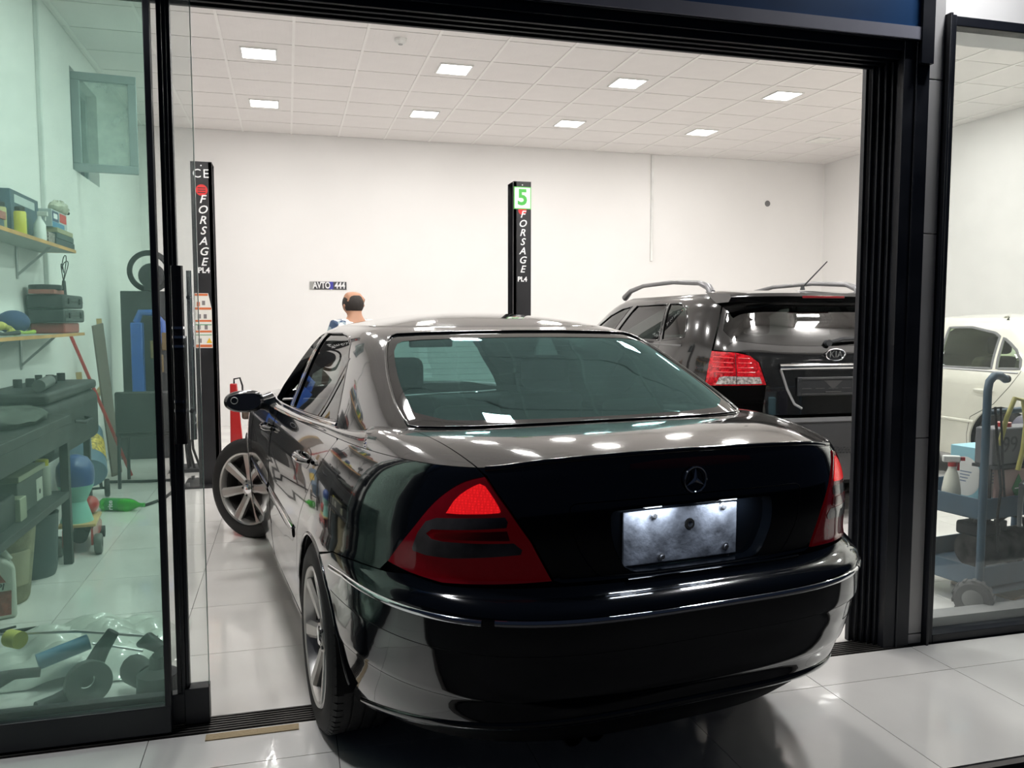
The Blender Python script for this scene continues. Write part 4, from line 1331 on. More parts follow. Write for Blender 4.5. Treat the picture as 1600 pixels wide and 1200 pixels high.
    strip(K.ev, [(a, .715) for a in np.linspace(-1.2, 1.2, 60)], .006, 'bumper_edge', PL, bu, proud=.006)
    mh = MB()
    for i in range(44):
        for j in range(3):
            a_ = -.55 + 1.1 * (i + .5 * (j % 2)) / 44; z_ = .50 + .018 * j
            p = K.ev([a_], [z_])[0]
            mh.ball((p[0], p[1] - .001, p[2]), (.010, .005, .006), 6, 4)
    tag(mh.build('mesh_insert', M_DARK, bu), kind='stuff')
    MB().box(-.85, .85, -.7, 3.3, .22, .34).build('floor_pan', GB, root)
    # nose and hood, windscreen
    ws = [(A - .62, 1.205), (A - .55, 1.32), (A - .47, 1.46), (A - .42, 1.52), (A - .2, 1.535), (A, 1.538)]

    def fev(a, z):
        a = np.atleast_1d(a)
        return K.ev(np.where(a > A, a - 2 * A, a), z)
    wsp = ws + [(2 * A - a, z) for a, z in ws[::-1][1:]] + [(A + .62, 1.19), (A, 1.19), (A - .62, 1.19)]
    panel(fev, wsp, 'windscreen', GF, root, off=-.003, h=.06, skirt=0)
    nz = [(A - .75, .40), (A - .75, .95), (A - .95, 1.02), (A - 1.15, 1.57), (A, 1.57), (A + 1.15, 1.57), (A + .95, 1.02), (A + .75, .95), (A + .75, .40), (A, .38)]
    panel(fev, nz, 'hood', PA, root, holes=[wsp], h=.06, skirt=0)
    roof_cap(K, 1.57, .035, PA, root)
    up = MATS['black_upholstery']
    for s in (-1, 1):
        seat(root, s * .38, 1.15, .42, up)
        m_ = MB().ball((s * 1.02, 1.72, 1.12), (.11, .07, .075), 16, 10).build('mirror_housing', PA, root)
        MB().cyl((s * .86, 1.74, 1.10), (s * .95, 1.73, 1.10), .03).build('mirror_foot', PA, m_)
    b_ = MB().box(-.6, .6, -.05, .45, .62, .80).build('rear_bench', up, root, bevel=.05)
    MB().box(-.6, .6, -.2, -.06, .75, 1.27).build('rear_backrest', up, b_, bevel=.05)
    MB().box(-.7, .7, 1.55, 1.9, .8, 1.10).build('dashboard', up, root, bevel=.05)


def build_white():
    root = thing('sedan', (*WHT_POS, 0), 'white four-door saloon parked by the right wall beyond the trolley', 'car', rz=WHT_RZ)
    W = WHT; A = W.A
    PA = mat('white_car_paint', (.80, .78, .68), .18, coat=.8, var=.02)
    GB = MATS['gap_black']
    G = pane('white_car_glass', (.80, .90, .76), ior=1.5)

    def sv(v, z):
        return (W.a_of_v(v, z), z)

    def flip(q):
        return [(-a, z) for a, z in q]

    def fev(a, z):
        a = np.atleast_1d(a)
        return W.ev(np.where(a > A, a - 2 * A, a), z)
    R = .35; cz = .325
    wr_ = [sv(*p) for p in [(.76, .968), (.83, 1.318), (.58, 1.322), (.32, 1.278), (.245, 1.245), (.185, .98)]]
    wq_ = [sv(*p) for p in [(.135, .982), (.20, 1.238), (.11, 1.19), (.03, 1.14), (-.05, 1.06), (-.08, .99)]]
    wf_ = [sv(*p) for p in [(.84, .966), (.90, 1.318), (1.10, 1.305), (1.35, 1.23), (1.62, 1.10), (1.78, .985)]]
    ws = [(A - .62, 1.03), (A - .55, 1.15), (A - .47, 1.28), (A - .40, 1.36), (A - .2, 1.375), (A, 1.378)]
    wsp = ws + [(2 * A - a, z) for a, z in ws[::-1][1:]] + [(A + .62, 1.02), (A, 1.015), (A - .62, 1.02)]
    rg = smoothpoly([(-.52, 1.075), (-.60, 1.20), (-.66, 1.33), (-.5, 1.355), (0, 1.36), (.5, 1.355), (.66, 1.33), (.60, 1.20), (.52, 1.075), (0, 1.07)], 1)
    arcs = lambda cv: [sv(*p) for p in arc(cv, cz, R, 185, -5, 24)]
    for sg_ in (0, 1):
        f = flip if sg_ else (lambda q: q); s = 1 if sg_ else -1
        bs = [(0, .28), (-.7, .27), sv(-.36, .27)] + arcs(0) + [sv(.38, .2), sv(2.3, .2)] + arcs(2.7) + [(-(A - .7), .26), (-A, .26), (-A, .93), (-A, 1.405)] + [(-a, 1.405) for a in np.linspace(A - .05, 0, 40)]
        wsl = [(-a, z) for a, z in ws]
        # cut the windscreen out as a notch
        bs = [(0, .28), (-.7, .27), sv(-.36, .27)] + arcs(0) + [sv(.38, .2), sv(2.3, .2)] + arcs(2.7) + [(-(A - .7), .26), (-A, .26), (-A, 1.012), (-(A - .62), 1.018)] + wsl + \
             [(-a, 1.405) for a in np.linspace(A, 0, 40)]
        rgl = [p for p in rg if p[0] <= 0]
        cut = sorted([p for p in rgl], key=lambda q: q[1])
        bs = bs + [(0, 1.361)] + [(a, z) for a, z in [(-.5, 1.356), (-.64, 1.335), (-.655, 1.31), (-.60, 1.20), (-.525, 1.082), (-.48, 1.072)]] + [(0, 1.069)]
        bd = panel(W.ev, f(bs), 'body_side', PA, root, holes=[f(wr_), f(wq_), f(wf_)], h=.04, skirt=.02)
        for w_, n_ in ((wr_, 'rear_door_glass'), (wq_, 'quarter_glass'), (wf_, 'front_door_glass')):
            pn = panel(W.ev, f(w_), n_, G, root, off=-.006, h=.06, skirt=0)
            strip(W.ev, dens(f(w_), .04), .012, 'window_seal', mat('grey_window_seal', (.14, .14, .14), .4), pn, proud=.003, h=.05, closed=True)
        for ln in ([(-.10, .975), (-.04, .85), (.10, .69), (.33, .56), (.37, .40), (.38, .22)], [(.80, .965), (.79, .7), (.78, .22)], [(1.95, .95), (2.02, .7), (2.0, .22)]):
            strip(W.ev, f([sv(*p) for p in ln]), .0025, 'door_seam', GB, bd, proud=.001)
        for v_ in (.10, .92):
            p_ = W.ev([s * abs(W.a_of_v(v_, .80))], [.80])[0]
            MB().tube([(p_[0] + s * (.004 + .03 * math.sin(PI * i / 8) ** .5), v_ + .025 * i, .80) for i in range(9)], [.007 + .006 * math.sin(PI * i / 8) for i in range(9)], 8).build('door_handle', PA, bd)
        strip(W.ev, f([sv(v, .522) for v in np.linspace(.29, 1.9, 20)]), .013, 'side_moulding', PA, bd, proud=.012)
        strip(W.ev, f([sv(v, .958) for v in np.linspace(-.08, 1.8, 20)]), .008, 'belt_moulding', M_STEEL, bd, proud=.004)
        for cv in (0, 2.7):
            liner(root, s, cv, cz, R + .004, .87, .6)
            make_wheel(.32, .215, .21, 5, root, (s * .765, cv, .32), 0, s)
        MB().ball((s * .97, 1.72, 1.0), (.10, .06, .065), 16, 10).build('mirror_housing', PA, bd)
        lp = smoothpoly([(-.52, .74), (-.86, .72), (-.84, .90), (-.52, .93)], 1)
        panel(W.ev, f(lp), 'tail_lamp', MATS['suv_red_lens'], root, off=.006, h=.04)
        seat(root, s * .36, 1.05, .24, mat('tan_upholstery', (.10, .09, .075), .8))
    panel(fev, wsp, 'windscreen', G, root, off=-.003, h=.06, skirt=0)
    panel(W.ev, rg, 'rear_window', G, root, off=-.003, h=.06, skirt=0)
    roof_cap(W, 1.405, .04, PA, root)
    MB().box(-.74, .74, -.6, 3.3, .18, .26).build('floor_pan', GB, root)
    b_ = MB().box(-.55, .55, .0, .42, .35, .52).build('rear_bench', MATS['tan_upholstery'], root, bevel=.05)
    MB().box(-.55, .55, -.15, -.02, .5, 1.02).build('rear_backrest', MATS['tan_upholstery'], b_, bevel=.04)


build_suv()
build_white()
# ---------------------------------------------------------------- vehicle lift
M_POST = mat('lift_black_paint', (.013, .013, .015), .35, var=.1, rvar=.1)
M_PRINT = mat('white_print', (.85, .85, .85), .5, var=0)
M_PRED = mat('red_print', (.65, .03, .03), .5, var=0)


def lift_post(x0, x1, y, ztop, zs, sign5):
    lab = 'black lift post with white vertical lettering and a green number sign' if sign5 else 'black lift post with white vertical lettering and a warning label'
    t = thing('lift_post', ((x0 + x1) / 2, y, 0), lab, 'car lift')
    w = (x1 - x0) / 2
    s = 1 if sign5 else -1                      # the open channel looks to -s
    MB().box(-w, w, 0, .012, 0, ztop).box(s * w - .012 * (s > 0), s * w + .012 * (s < 0), .012, .20, 0, ztop).box(-w, w, .20, .212, 0, ztop) \
        .box(-s * w - .0, -s * w + s * .03, .0, .03, 0, ztop).build('column', M_POST, t, bevel=.002)
    MB().box(-.05, .05, .03, .17, .3, 1.35).build('carriage', mat('carriage_grey', (.05, .05, .055), .4, metal=.5), t, bevel=.004)
    MB().box(-w - .12, w + .12, -.10, .32, 0, .018).build('base_plate', M_POST, t)
    for bx in (-w - .08, w + .08):
        for by in (-.06, .28):
            MB().cyl((bx, by, .018), (bx, by, .045), .014, n=6).build('anchor_bolt', M_STEEL, t)
    MB().box(-w, w, 0, .212, ztop, ztop + .004).build('top_cap', M_POST, t)
    zf, dz, zl = zs
    for k, ch in enumerate('FORSAGE'):
        MB().text(ch, .092, TM((0, -.0012, zf - dz * k), rx=PI / 2), depth=.0008, shear=.28, bold=.0012).build('letter', M_PRINT, t)
    MB().text('PL4', .062, TM((0, -.0012, zl), rx=PI / 2), depth=.0008, bold=.002).build('model_lettering', M_PRINT, t)
    MB().cyl((0, 0, ztop - .028), (0, -.002, ztop - .028), .006, n=10).build('rivet', M_PRINT, t)
    if sign5:
        sg = MB().box(-w + .002, w - .002, -.004, 0, ztop - .25, ztop - .045).build('number_sign', mat('green_sign_border', (.10, .55, .08), .4, var=0), t)
        MB().box(-w + .010, w - .010, -.005, -.004, ztop - .242, ztop - .053).build('sign_face', M_PRINT, sg)
        MB().text('5', .20, TM((0, -.0055, ztop - .148), rx=PI / 2), depth=.0006, bold=.006).build('sign_number', mat('green_print', (.06, .45, .06), .4, var=0), sg)
        MB().lathe([(0, .0008), (.040, .0008), (.040, 0)], 26, TM((0, -.0008, ztop - .262), rx=PI / 2)).build('round_logo', M_PRED, t)
    else:
        MB().text('C', .10, TM((-.034, -.0012, ztop - .095), rx=PI / 2), depth=.0008).text('E', .10, TM((.036, -.0012, ztop - .095), rx=PI / 2), depth=.0008).build('conformity_mark', M_PRINT, t)
        MB().lathe([(0, .0008), (.046, .0008), (.046, 0)], 26, TM((0, -.0008, ztop - .225), rx=PI / 2)).build('round_logo', M_PRED, t)
        lg = MB()
        for k, zz in enumerate((.018, 0, -.018)):
            lg.box(-.03, .03, -.0022, -.0018, ztop - .229 + zz, ztop - .222 + zz)
        lg.build('logo_stripe', M_POST, t)
        z0, z1 = 1.155, 1.605
        wl = MB().prism([(-w + .004, z0), (w - .03, z0), (w - .03, z1 - .13), (w - .055, z1), (-w + .004, z1)], 0, .0012, TM((0, 0, 0), rx=PI / 2)).build('warning_label', mat('label_white', (.8, .78, .72), .5, var=0), t)
        org = mat('label_orange', (.65, .16, .05), .5, var=0); grn = mat('label_green', (.12, .35, .16), .5, var=0)
        for zz, hh, mm in ((z1 - .022, .018, org), (z1 - .135, .018, org), (z1 - .235, .016, org), (z1 - .262, .007, grn), (z0 + .128, .016, org), (z0 + .105, .006, grn), (z0 + .006, .022, org)):
            MB().box(-w + .006, w - (.058 if zz > z1 - .05 else .034), -.0022, -.0013, zz, zz + hh).build('label_band', mm, wl)
        gy = mat('label_grey', (.22, .2, .2), .5, var=0)
        for i, (xx, zz) in enumerate(((-.05, z1 - .09), (-.01, z1 - .08), (-.045, z1 - .19), (.0, z1 - .19), (-.05, z0 + .17), (.005, z0 + .17), (-.045, z0 + .06))):
            MB().box(xx - .012, xx + .012, -.002, -.0013, zz - .018, zz + .018).build('label_pictogram', gy if i else org, wl)
        MB().add([(.005, -.0022, z0 + .04), (.05, -.0022, z0 + .04), (.0275, -.0022, z0 + .085)], [(0, 1, 2)]).build('hazard_triangle', mat('label_yellow', (.8, .5, .03), .5, var=0), wl)
    return t


p5_ = lift_post(2.05, 2.22, 7.5, 2.665, (2.365, .0845, 1.765), True)
MB().box(-.16, .10, -.10, -.002, 1.345, 1.40).build('lift_pad', mat('pad_grey', (.12, .12, .12), .4, metal=.6), p5_, bevel=.006)
lift_post(-.735, -.57, 7.25, 2.665, (2.365, .0845, 1.79), False)

# number plate on the back wall
t = thing('number_plate', (.535, YB - .004, 1.842), 'black and white number plate reading AVTO.444 on the back wall', 'number plate')
MB().box(-.24, .24, -.006, 0, -.052, .052).build('plate', mat('plate_dark', (.06, .06, .065), .4), t, bevel=.004)
MB().box(-.24, -.185, -.0075, -.006, -.052, .052).build('grey_field', mat('plate_grey', (.35, .35, .33), .5), t)
MB().box(.015, .065, -.0075, -.006, -.052, .052).build('blue_field', mat('plate_blue', (.05, .05, .35), .4), t)
MB().text('AVTO', .118, TM((-.085, -.0075, 0), rx=PI / 2) @ Matrix.Diagonal((.72, 1, 1, 1)), depth=.0008, spacing=.98, bold=.003).build('lettering', M_PRINT, t)
MB().text('444', .118, TM((.153, -.0075, 0), rx=PI / 2) @ Matrix.Diagonal((.78, 1, 1, 1)), depth=.0008, spacing=.98, bold=.003).build('number_lettering', M_PRINT, t)
MB().text('.', .12, TM((.04, -.0085, -.028), rx=PI / 2), depth=.0008, bold=.004).build('dot', M_PRINT, t)

# ---------------------------------------------------------------- shelves on the left wall
m_shelf = mat('shelf_chipboard', (.42, .44, .42), .6)
m_edge = mat('orange_shelf_edge', (.66, .34, .10), .5, var=.15)


def shelf(z, y1, lab):
    t = thing('wall_shelf', (XL, 4.5, z), lab, 'shelf')
    MB().box(.002, .245, 0, y1 - 4.5, -.02, 0).build('board', m_shelf, t)
    MB().box(.245, .25, 0, y1 - 4.5, -.022, .0).build('front_edge', m_edge, t)
    MB().box(.002, .25, y1 - 4.5, y1 - 4.495, -.022, 0).build('end_edge', m_edge, t)
    for yy in (.7, 1.75):
        b = MB().box(.002, .010, yy, yy + .03, -.24, -.022).build('bracket', M_STEEL, t)
        MB().add([(.008, yy + .01, -.22), (.008, yy + .02, -.22), (.22, yy + .02, -.026), (.22, yy + .01, -.026), (.008, yy + .01, -.20), (.008, yy + .02, -.20), (.20, yy + .02, -.022), (.20, yy + .01, -.022)],
                 [(0, 1, 2, 3), (4, 7, 6, 5), (0, 4, 5, 1), (1, 5, 6, 2), (2, 6, 7, 3), (3, 7, 4, 0)]).build('brace', M_STEEL, b)
    return t


shelf(1.90, 6.80, 'upper wall shelf of chipboard with an orange front edge')
shelf(1.29, 6.97, 'lower wall shelf of chipboard with an orange front edge')


def can(x, y, z, r, h, m, mc, lab, cat='can', name='spray_can', group=None):
    t = thing(name, (x, y, z), lab, cat, group=group)
    MB().lathe([(0, 0), (r * .96, 0), (r, .004), (r, h * .78), (r * .9, h * .82), (r * .5, h * .85), (0, h * .85)], 20).build('body', m, t)
    MB().lathe([(r * .8, h * .82), (r * .82, h * .98), (r * .7, h), (0, h)], 20).build('cap', mc, t)
    return t


YEL = mat('yellow_tin', (.62, .56, .05), .35)
can(-1.54, 5.63, 1.90, .034, .165, YEL, M_DARK, 'yellow spray can at the front of the upper shelf')
can(-1.60, 5.47, 1.90, .034, .17, mat('dull_yellow', (.42, .38, .16), .4), M_DARK, 'dull yellow spray can beside the brighter one on the upper shelf')
tbox('cardboard_box', -1.63, 5.20, 1.90, .16, .34, .055, mat('dark_blue_card', (.05, .08, .10), .6), 'dark flat box under a red one on the upper shelf', 'box')
tbox('cardboard_box', -1.62, 5.22, 1.957, .15, .34, .045, mat('faded_red_card', (.38, .12, .10), .6), 'faded red flat box lying on a dark one on the upper shelf', 'box')
t = thing('parts_box', (-1.66, 5.93, 1.90), 'large slate blue parts box standing on the upper shelf', 'box')
MB().box(-.07, .07, -.29, .29, 0, .275).build('carton', mat('slate_card', (.05, .09, .13), .5, var=.3, scale=4), t, bevel=.004)
MB().box(.0705, .0715, -.22, .2, .20, .25).build('label_strip', mat('pale_label', (.5, .55, .55), .5), t)
MB().box(.0705, .0715, -.2, .05, .03, .13).build('green_picture', mat('green_picture', (.08, .25, .08), .5, var=.4, scale=20), t)
t = thing('parts_box', (-1.60, 6.50, 2.02), 'blue and white parts box with a red patch, lying on flat cartons', 'box')
MB().box(-.10, .07, -.2, .2, 0, .12).build('carton', mat('pale_carton', (.45, .5, .5), .5), t, bevel=.003)
MB().box(.0705, .0712, -.19, -.03, .04, .11).build('dark_panel', mat('navy_print', (.03, .06, .14), .5), t)
MB().box(.0713, .0718, -.16, -.06, .06, .095).build('white_lettering', M_PRINT, t)
MB().box(.0705, .0712, .0, .18, .05, .112).build('red_patch', M_PRED, t)
MB().box(.0705, .0712, -.19, .12, .0, .038).build('blue_patch', mat('blue_print', (.05, .22, .40), .5), t)
for k, (l_, z_, n_) in enumerate(((.50, 1.90, 'lowest'), (.46, 1.945, 'second'), (.42, 1.985, 'topmost'))):
    tbox('flat_box', -1.60, 6.54, z_, .19, l_, (.043, .038, .033)[k], mat('teal_card_%d' % k, ((.04, .06, .07), (.05, .08, .08), (.35, .33, .2))[k], .6),
         'flat carton at the shelf end, %s of its stack of three' % n_, 'box', group='flat cartons at the end of the upper shelf')
t = thing('spray_bottle', (-1.535, 6.02, 1.90), 'white trigger bottle in front of the slate blue box', 'bottle')
MB().lathe([(0, 0), (.036, 0), (.038, .01), (.036, .10), (.014, .14), (.012, .155), (0, .155)], 20).build('bottle', M_WHITE, t)
MB().box(-.012, .05, -.011, .011, .155, .185).box(.03, .038, -.006, .006, .125, .157).build('trigger_head', mat('grey_white_plastic', (.6, .6, .56), .4), t, bevel=.004)
tbox('carton', -1.535, 6.22, 1.90, .04, .16, .07, mat('striped_carton', (.35, .30, .28), .6, var=.5, scale=90), 'small striped carton lying at the front of the upper shelf', 'box')
t = thing('pouch', (-1.57, 6.66, 2.14), 'crumpled pale pouch with a dark nozzle on the parts box', 'pouch')
m_ = MB().ball((0, 0, .045), (.06, .16, .05), 18, 12)
for i, v in enumerate(m_.v):
    q = random.uniform(.88, 1.1); m_.v[i] = (v[0] * q, v[1] * q, max(.001, v[2] * q))
m_.build('bag', mat('pale_pouch', (.5, .5, .4), .45, var=.2, scale=20), t)
MB().cyl((0, .15, .05), (.01, .22, .035), .018, .012).build('nozzle', M_DARK, t)

# lower shelf
tbox('tool_case', -1.62, 6.65, 1.29, .22, .42, .075, mat('dull_red_case', (.34, .07, .06), .5), 'dull red tool case at the bottom of the stack on the lower shelf', 'tool case', bevel=.012)
for k, (y_, z_, l_, lb) in enumerate(((6.66, 1.367, .56, 'wide dark tool case lying on the dull red case'), (6.64, 1.468, .54, 'dark tool case on top of the stack on the lower shelf'))):
    t = thing('tool_case', (-1.61, y_, z_), lb, 'tool case')
    MB().box(-.12, .12, -l_ / 2, l_ / 2, 0, .095).build('shell', mat('teal_black_plastic', (.025, .032, .034), .5), t, bevel=.014)
    MB().box(.121, .125, -l_ / 2 + .02, l_ / 2 - .02, .044, .050).build('seam', M_RUBBER, t)
    for yy in (-.16, .16):
        MB().box(.12, .13, yy - .025, yy + .025, .03, .07).build('latch', M_DARK, t, bevel=.003)
tbox('flat_box', -1.62, 6.45, 1.565, .16, .26, .03, mat('dull_red_case2', (.36, .11, .09), .6), 'flat red box under the round disc on the tool cases', 'box')
t = MB().lathe([(0, 0), (.10, 0), (.105, .01), (.105, .03), (.09, .035), (0, .035)], 30).build('grinding_disc_tin', mat('dark_tin', (.05, .055, .06), .4, metal=.5), loc=(-1.62, 6.43, 1.595))
tag(t, 'round dark tin lying on the flat red box', 'tin')
t = thing('cable_bundle', (-1.58, 6.75, 1.563), 'bundle of thin dark cables standing on the tool cases', 'cable')
MB().cyl((0, 0, 0), (0, .01, .11), .02, .012, n=10).build('plug', M_DARK, t)
for k, (a, b) in enumerate(((.06, .16), (.04, .20), (-.02, .13))):
    MB().tube([(.0, .0, .09)] + [(a * .3 * math.sin(q), a * 1.1 * (1 - math.cos(q)) * .9, .10 + b * math.sin(q / 2)) for q in np.linspace(.3, 5.2, 14)], .0035, 6).build('cable', M_RUBBER, t)
t = thing('work_glove', (-1.66, 5.50, 1.29), 'yellow and grey work glove lying on tools on the lower shelf', 'glove')
g_ = MB().ball((0, 0, .06), (.06, .10, .03), 16, 10)
for k in range(4):
    g_.tube([(.01, .07 - .02 * k, .06), (.04 + .01 * k, .12 - .03 * k, .045), (.06, .15 - .045 * k, .02)], [.018, .016, .012], 8)
g_.build('glove', mat('yellow_cloth', (.55, .50, .12), .8, var=.3, scale=15), t)
t = MB().ball((0, 0, .0), (.09, .12, .075), 18, 12).build('cloth_cap', mat('navy_cloth', (.03, .06, .16), .85), loc=(-1.65, 5.80, 1.371))
for v in t.data.vertices:
    if v.co.z < -.01: v.co.z = -.01 + (v.co.z + .01) * .96
tag(t, 'navy cloth cap behind the yellow glove on the lower shelf', 'cap')
for k, (y_, l_, m_, lb) in enumerate(((5.20, .42, M_DARKM, 'long dark pry tool on the lower shelf'), (5.64, .34, mat('lime_plastic', (.35, .5, .05), .4), 'lime green handled tool at the shelf front'),
                                      (4.84, .22, M_STEEL, 'steel spanner lying beside the drill on the lower shelf'), (4.62, .18, M_DARKM, 'short dark clamp at the near end of the lower shelf'))):
    o = MB().tube([(0, -l_ / 2, 0), (.01, -l_ / 4, .006), (0, 0, .0), (0, l_ / 2, .004)], [.016, .011, .009, .014], 8).build('hand_tool', m_, loc=(-1.535 - .012 * k, y_, 1.29 + .017), rot=(0, 0, .06 * k - .1))
    tag(o, lb, 'tool')
t = thing('power_drill', (-1.66, 4.92, 1.29), 'dark power drill with a pale collar standing on the lower shelf', 'drill')
MB().cyl((0, -.10, .15), (0, .08, .15), .035, n=18).build('motor', M_DARK, t)
MB().box(-.018, .018, -.07, -.02, .0, .13).build('grip', M_DARK, t, bevel=.01)
MB().cyl((0, .08, .15), (0, .12, .15), .024, .014).build('chuck', M_STEEL, t)
t = MB().tube([(-1.66, 4.93, 1.48), (-1.60, 4.98, 1.60), (-1.66, 5.02, 1.75), (-1.72, 5.0, 1.87)], .006, 6).tube([(-1.66, 4.95, 1.48), (-1.6, 5.20, 1.60), (-1.66, 5.36, 1.74), (-1.72, 5.30, 1.87)], .004, 6).build('hanging_cable', M_RUBBER)
tag(t, 'two thin black cables hanging from the upper shelf to the drill', 'cable')

# ---------------------------------------------------------------- bench along the left wall
m_bench = mat('greasy_bench_steel', (.05, .055, .055), .45, metal=.4, var=.3, rvar=.2)
t = thing('workbench', (XL, 3.35, 0), 'dark greasy steel workbench with a lower shelf under the wall shelves', 'workbench')
MB().box(.01, .55, 0, 1.80, .80, .85).build('worktop', m_bench, t, bevel=.004)
MB().box(.04, .54, .02, 1.79, .38, .42).build('lower_shelf', m_bench, t, bevel=.004)
for x_ in (.06, .52):
    for y_ in (.03, 1.77):
        MB().box(x_ - .022, x_ + .022, y_ - .022, y_ + .022, 0, .80).build('leg', m_bench, t)
MB().box(.50, .545, .03, 1.77, .70, .80).build('front_rail', m_bench, t)
by = XL
t = MB().ball((0, 0, .03), (.20, .42, .05), 26, 12)
for i, v in enumerate(t.v):
    z = v[2] + .012 * math.sin(v[0] * 40) * math.cos(v[1] * 25); t.v[i] = (v[0] * random.uniform(.92, 1.05), v[1] * random.uniform(.94, 1.04), max(0, z))
tag(t.build('work_cloth', mat('grey_green_cloth', (.07, .08, .07), .9, var=.3, scale=12), loc=(-1.43, 4.75, .851), smooth=60), 'dark rumpled cloth lying on the workbench', 'cloth')
for k, (y_, r_, h_) in enumerate(((4.50, .022, .075), (4.62, .014, .05), (4.74, .034, .12), (4.82, .018, .09), (4.90, .018, .085), (5.02, .020, .09))):
    t = thing('socket_bit', (-1.69, y_, .852), 'dark socket with an orange top, standing in the row behind the cloth', 'socket', group='dark sockets on the workbench')
    MB().cyl((0, 0, 0), (0, 0, h_ * .85), r_, n=16).build('socket', M_DARKM, t)
    MB().cyl((0, 0, h_ * .85), (0, 0, h_), r_, r_ * .85, n=16).build('tip', mat('orange_tip', (.45, .13, .04), .5), t)
o = MB().tube([(0, -.06, 0), (0, .0, .002), (0, .06, 0)], [.012, .016, .010], 10).build('screwdriver', mat('orange_red_plastic', (.65, .10, .03), .35), loc=(-1.36, 4.22, .868), rot=(0, 0, -.9))
tag(o, 'orange red screwdriver handle lying on the bare worktop', 'screwdriver')
o = MB().cyl((0, -.22, 0), (0, .22, 0), .035, n=20).build('steel_tube', mat('dull_steel_tube', (.18, .19, .19), .35, metal=.7), loc=(-1.42, 5.52, 1.005), rot=(0, 0, .12))
tag(o, 'thick grey steel tube lying on the black tool chest', 'tube')
# chest on legs at the end of the bench
t = thing('tool_chest', (-1.53, 5.88, 0), 'bulky black tool chest on legs at the end of the bench', 'tool chest')
MB().box(-.21, .21, -.66, .62, .55, .90).build('chest', mat('black_tarp', (.02, .024, .025), .6, var=.3, bump=.4, bscale=14), t, bevel=.06, seg=3)
lid_ = MB().box(-.20, .20, -.64, .60, .90, .965).build('lid', mat('black_lid', (.03, .034, .035), .5, var=.3), t, bevel=.02)
for x_ in (-.17, .13):
    for y_ in (-.60, .56):
        MB().box(x_ - .02, x_ + .02, y_ - .02, y_ + .02, 0, .56).build('leg', M_DARKM, t)
MB().tube([(.21, -.1, .74), (.26, -.06, .73), (.26, .12, .73), (.21, .16, .74)], .012, 8).build('carry_handle', M_DARK, t)
for k in range(9):
    o = MB().cyl((0, 0, 0), (0, 0, random.uniform(.03, .06)), random.uniform(.018, .034), n=10).build('machine_part', M_DARKM, loc=(-1.62 + .05 * (k % 3), 5.72 + .075 * k, .966))
    tag(o, 'small greasy machine part heaped on the black tool chest', 'machine part', group='greasy parts on the tool chest')
# under the bench
t = thing('parts_carton', (-1.45, 4.70, .42), 'dusty grey carton with a white label under the worktop', 'box')
MB().box(-.15, .16, -.22, .22, 0, .17).build('carton', mat('dusty_carton', (.10, .11, .10), .8), t, bevel=.004)
MB().box(-.16, .17, -.23, .23, .17, .20).build('lid', mat('pale_lid', (.30, .31, .22), .7), t, bevel=.004)
MB().box(.161, .1625, .08, .19, .015, .13).build('label', mat('off_white_label', (.55, .56, .48), .6), t)
MB().lathe([(0, .001), (.014, .001), (.014, 0)], 14, TM((.163, .135, .06), ry=PI / 2)).build('label_mark', M_DARK, t)
can(-1.32, 5.02, .42, .04, .2, mat('pale_bottle', (.45, .47, .40), .4), YEL, 'tall pale bottle with a yellow cap on the lower bench shelf', 'bottle', 'oil_bottle')
tbox('crate', -1.44, 4.12, .42, .34, .50, .14, mat('black_crate', (.02, .024, .024), .5), 'black crate filled with scrap on the lower bench shelf', 'crate', bevel=.01)
tbox('carton', -1.33, 4.42, .42, .16, .10, .11, mat('pale_green_card', (.33, .35, .25), .7), 'small pale carton in front of the dusty grey one', 'box')
t = thing('fabric_bucket', (-1.40, 4.50, 0), 'beige fabric bucket with a pocket under the bench', 'bucket')
MB().lathe([(0, 0), (.125, 0), (.135, .02), (.17, .34), (.172, .37), (.160, .37), (.12, .03), (0, .03)], 32).build('body', mat('beige_canvas', (.30, .27, .17), .85, var=.15, scale=20, bump=.3, bscale=120), t)
MB().lathe([(.16, .10), (.176, .26), (.170, .27), (.154, .1)], 8, TM(), full=.75, start=-1.1).build('pocket', mat('beige_pocket', (.36, .33, .22), .85), t)
MB().lathe([(0, .30), (.155, .30)], 26).build('dark_filling', M_DARKM, t)
t = thing('plastic_bucket', (-1.36, 4.93, 0), 'dark blue-grey plastic bucket behind the fabric bucket', 'bucket')
MB().lathe([(0, 0), (.105, 0), (.115, .03), (.12, .09), (.118, .095), (.13, .33), (.135, .34), (.12, .34), (.10, .02), (0, .02)], 30).build('body', mat('slate_bucket', (.05, .07, .075), .5), t)
MB().box(-.10, .10, -.12, .10, .341, .36).build('paper_cover', mat('old_paper', (.42, .38, .26), .8), t)
t = thing('oil_jug', (-1.36, 4.25, 0), 'white plastic oil jug with a red label on the floor', 'jug', rz=.35)
jp = [(-.105, 0), (.105, 0), (.105, .24), (.07, .275), (.02, .30), (-.105, .29)]
b_ = MB().prism(jp, -.055, .055, TM(rx=PI / 2)).build('body', mat('white_jug', (.60, .62, .54), .4), t, bevel=.016, seg=3)
MB().tube([(-.07, 0, .29), (-.075, 0, .335), (-.02, 0, .355), (.045, 0, .33), (.085, 0, .265)], .016, 10).build('handle', MATS['white_jug'], t)
MB().cyl((-.075, 0, .29), (-.075, 0, .345), .022, n=18).build('cap', M_DARK, t)
MB().prism([(-.07, .02), (.08, .02), (.085, .14), (.03, .235), (-.05, .235)], 0, .001, TM((0, -.0555, 0), rx=PI / 2)).build('label', mat('jug_red_label', (.36, .10, .08), .5, var=.3, scale=30), t)
MB().box(-.06, .085, -.0578, -.0567, .135, .175).build('label_band', mat('jug_band', (.55, .57, .5), .5), t)
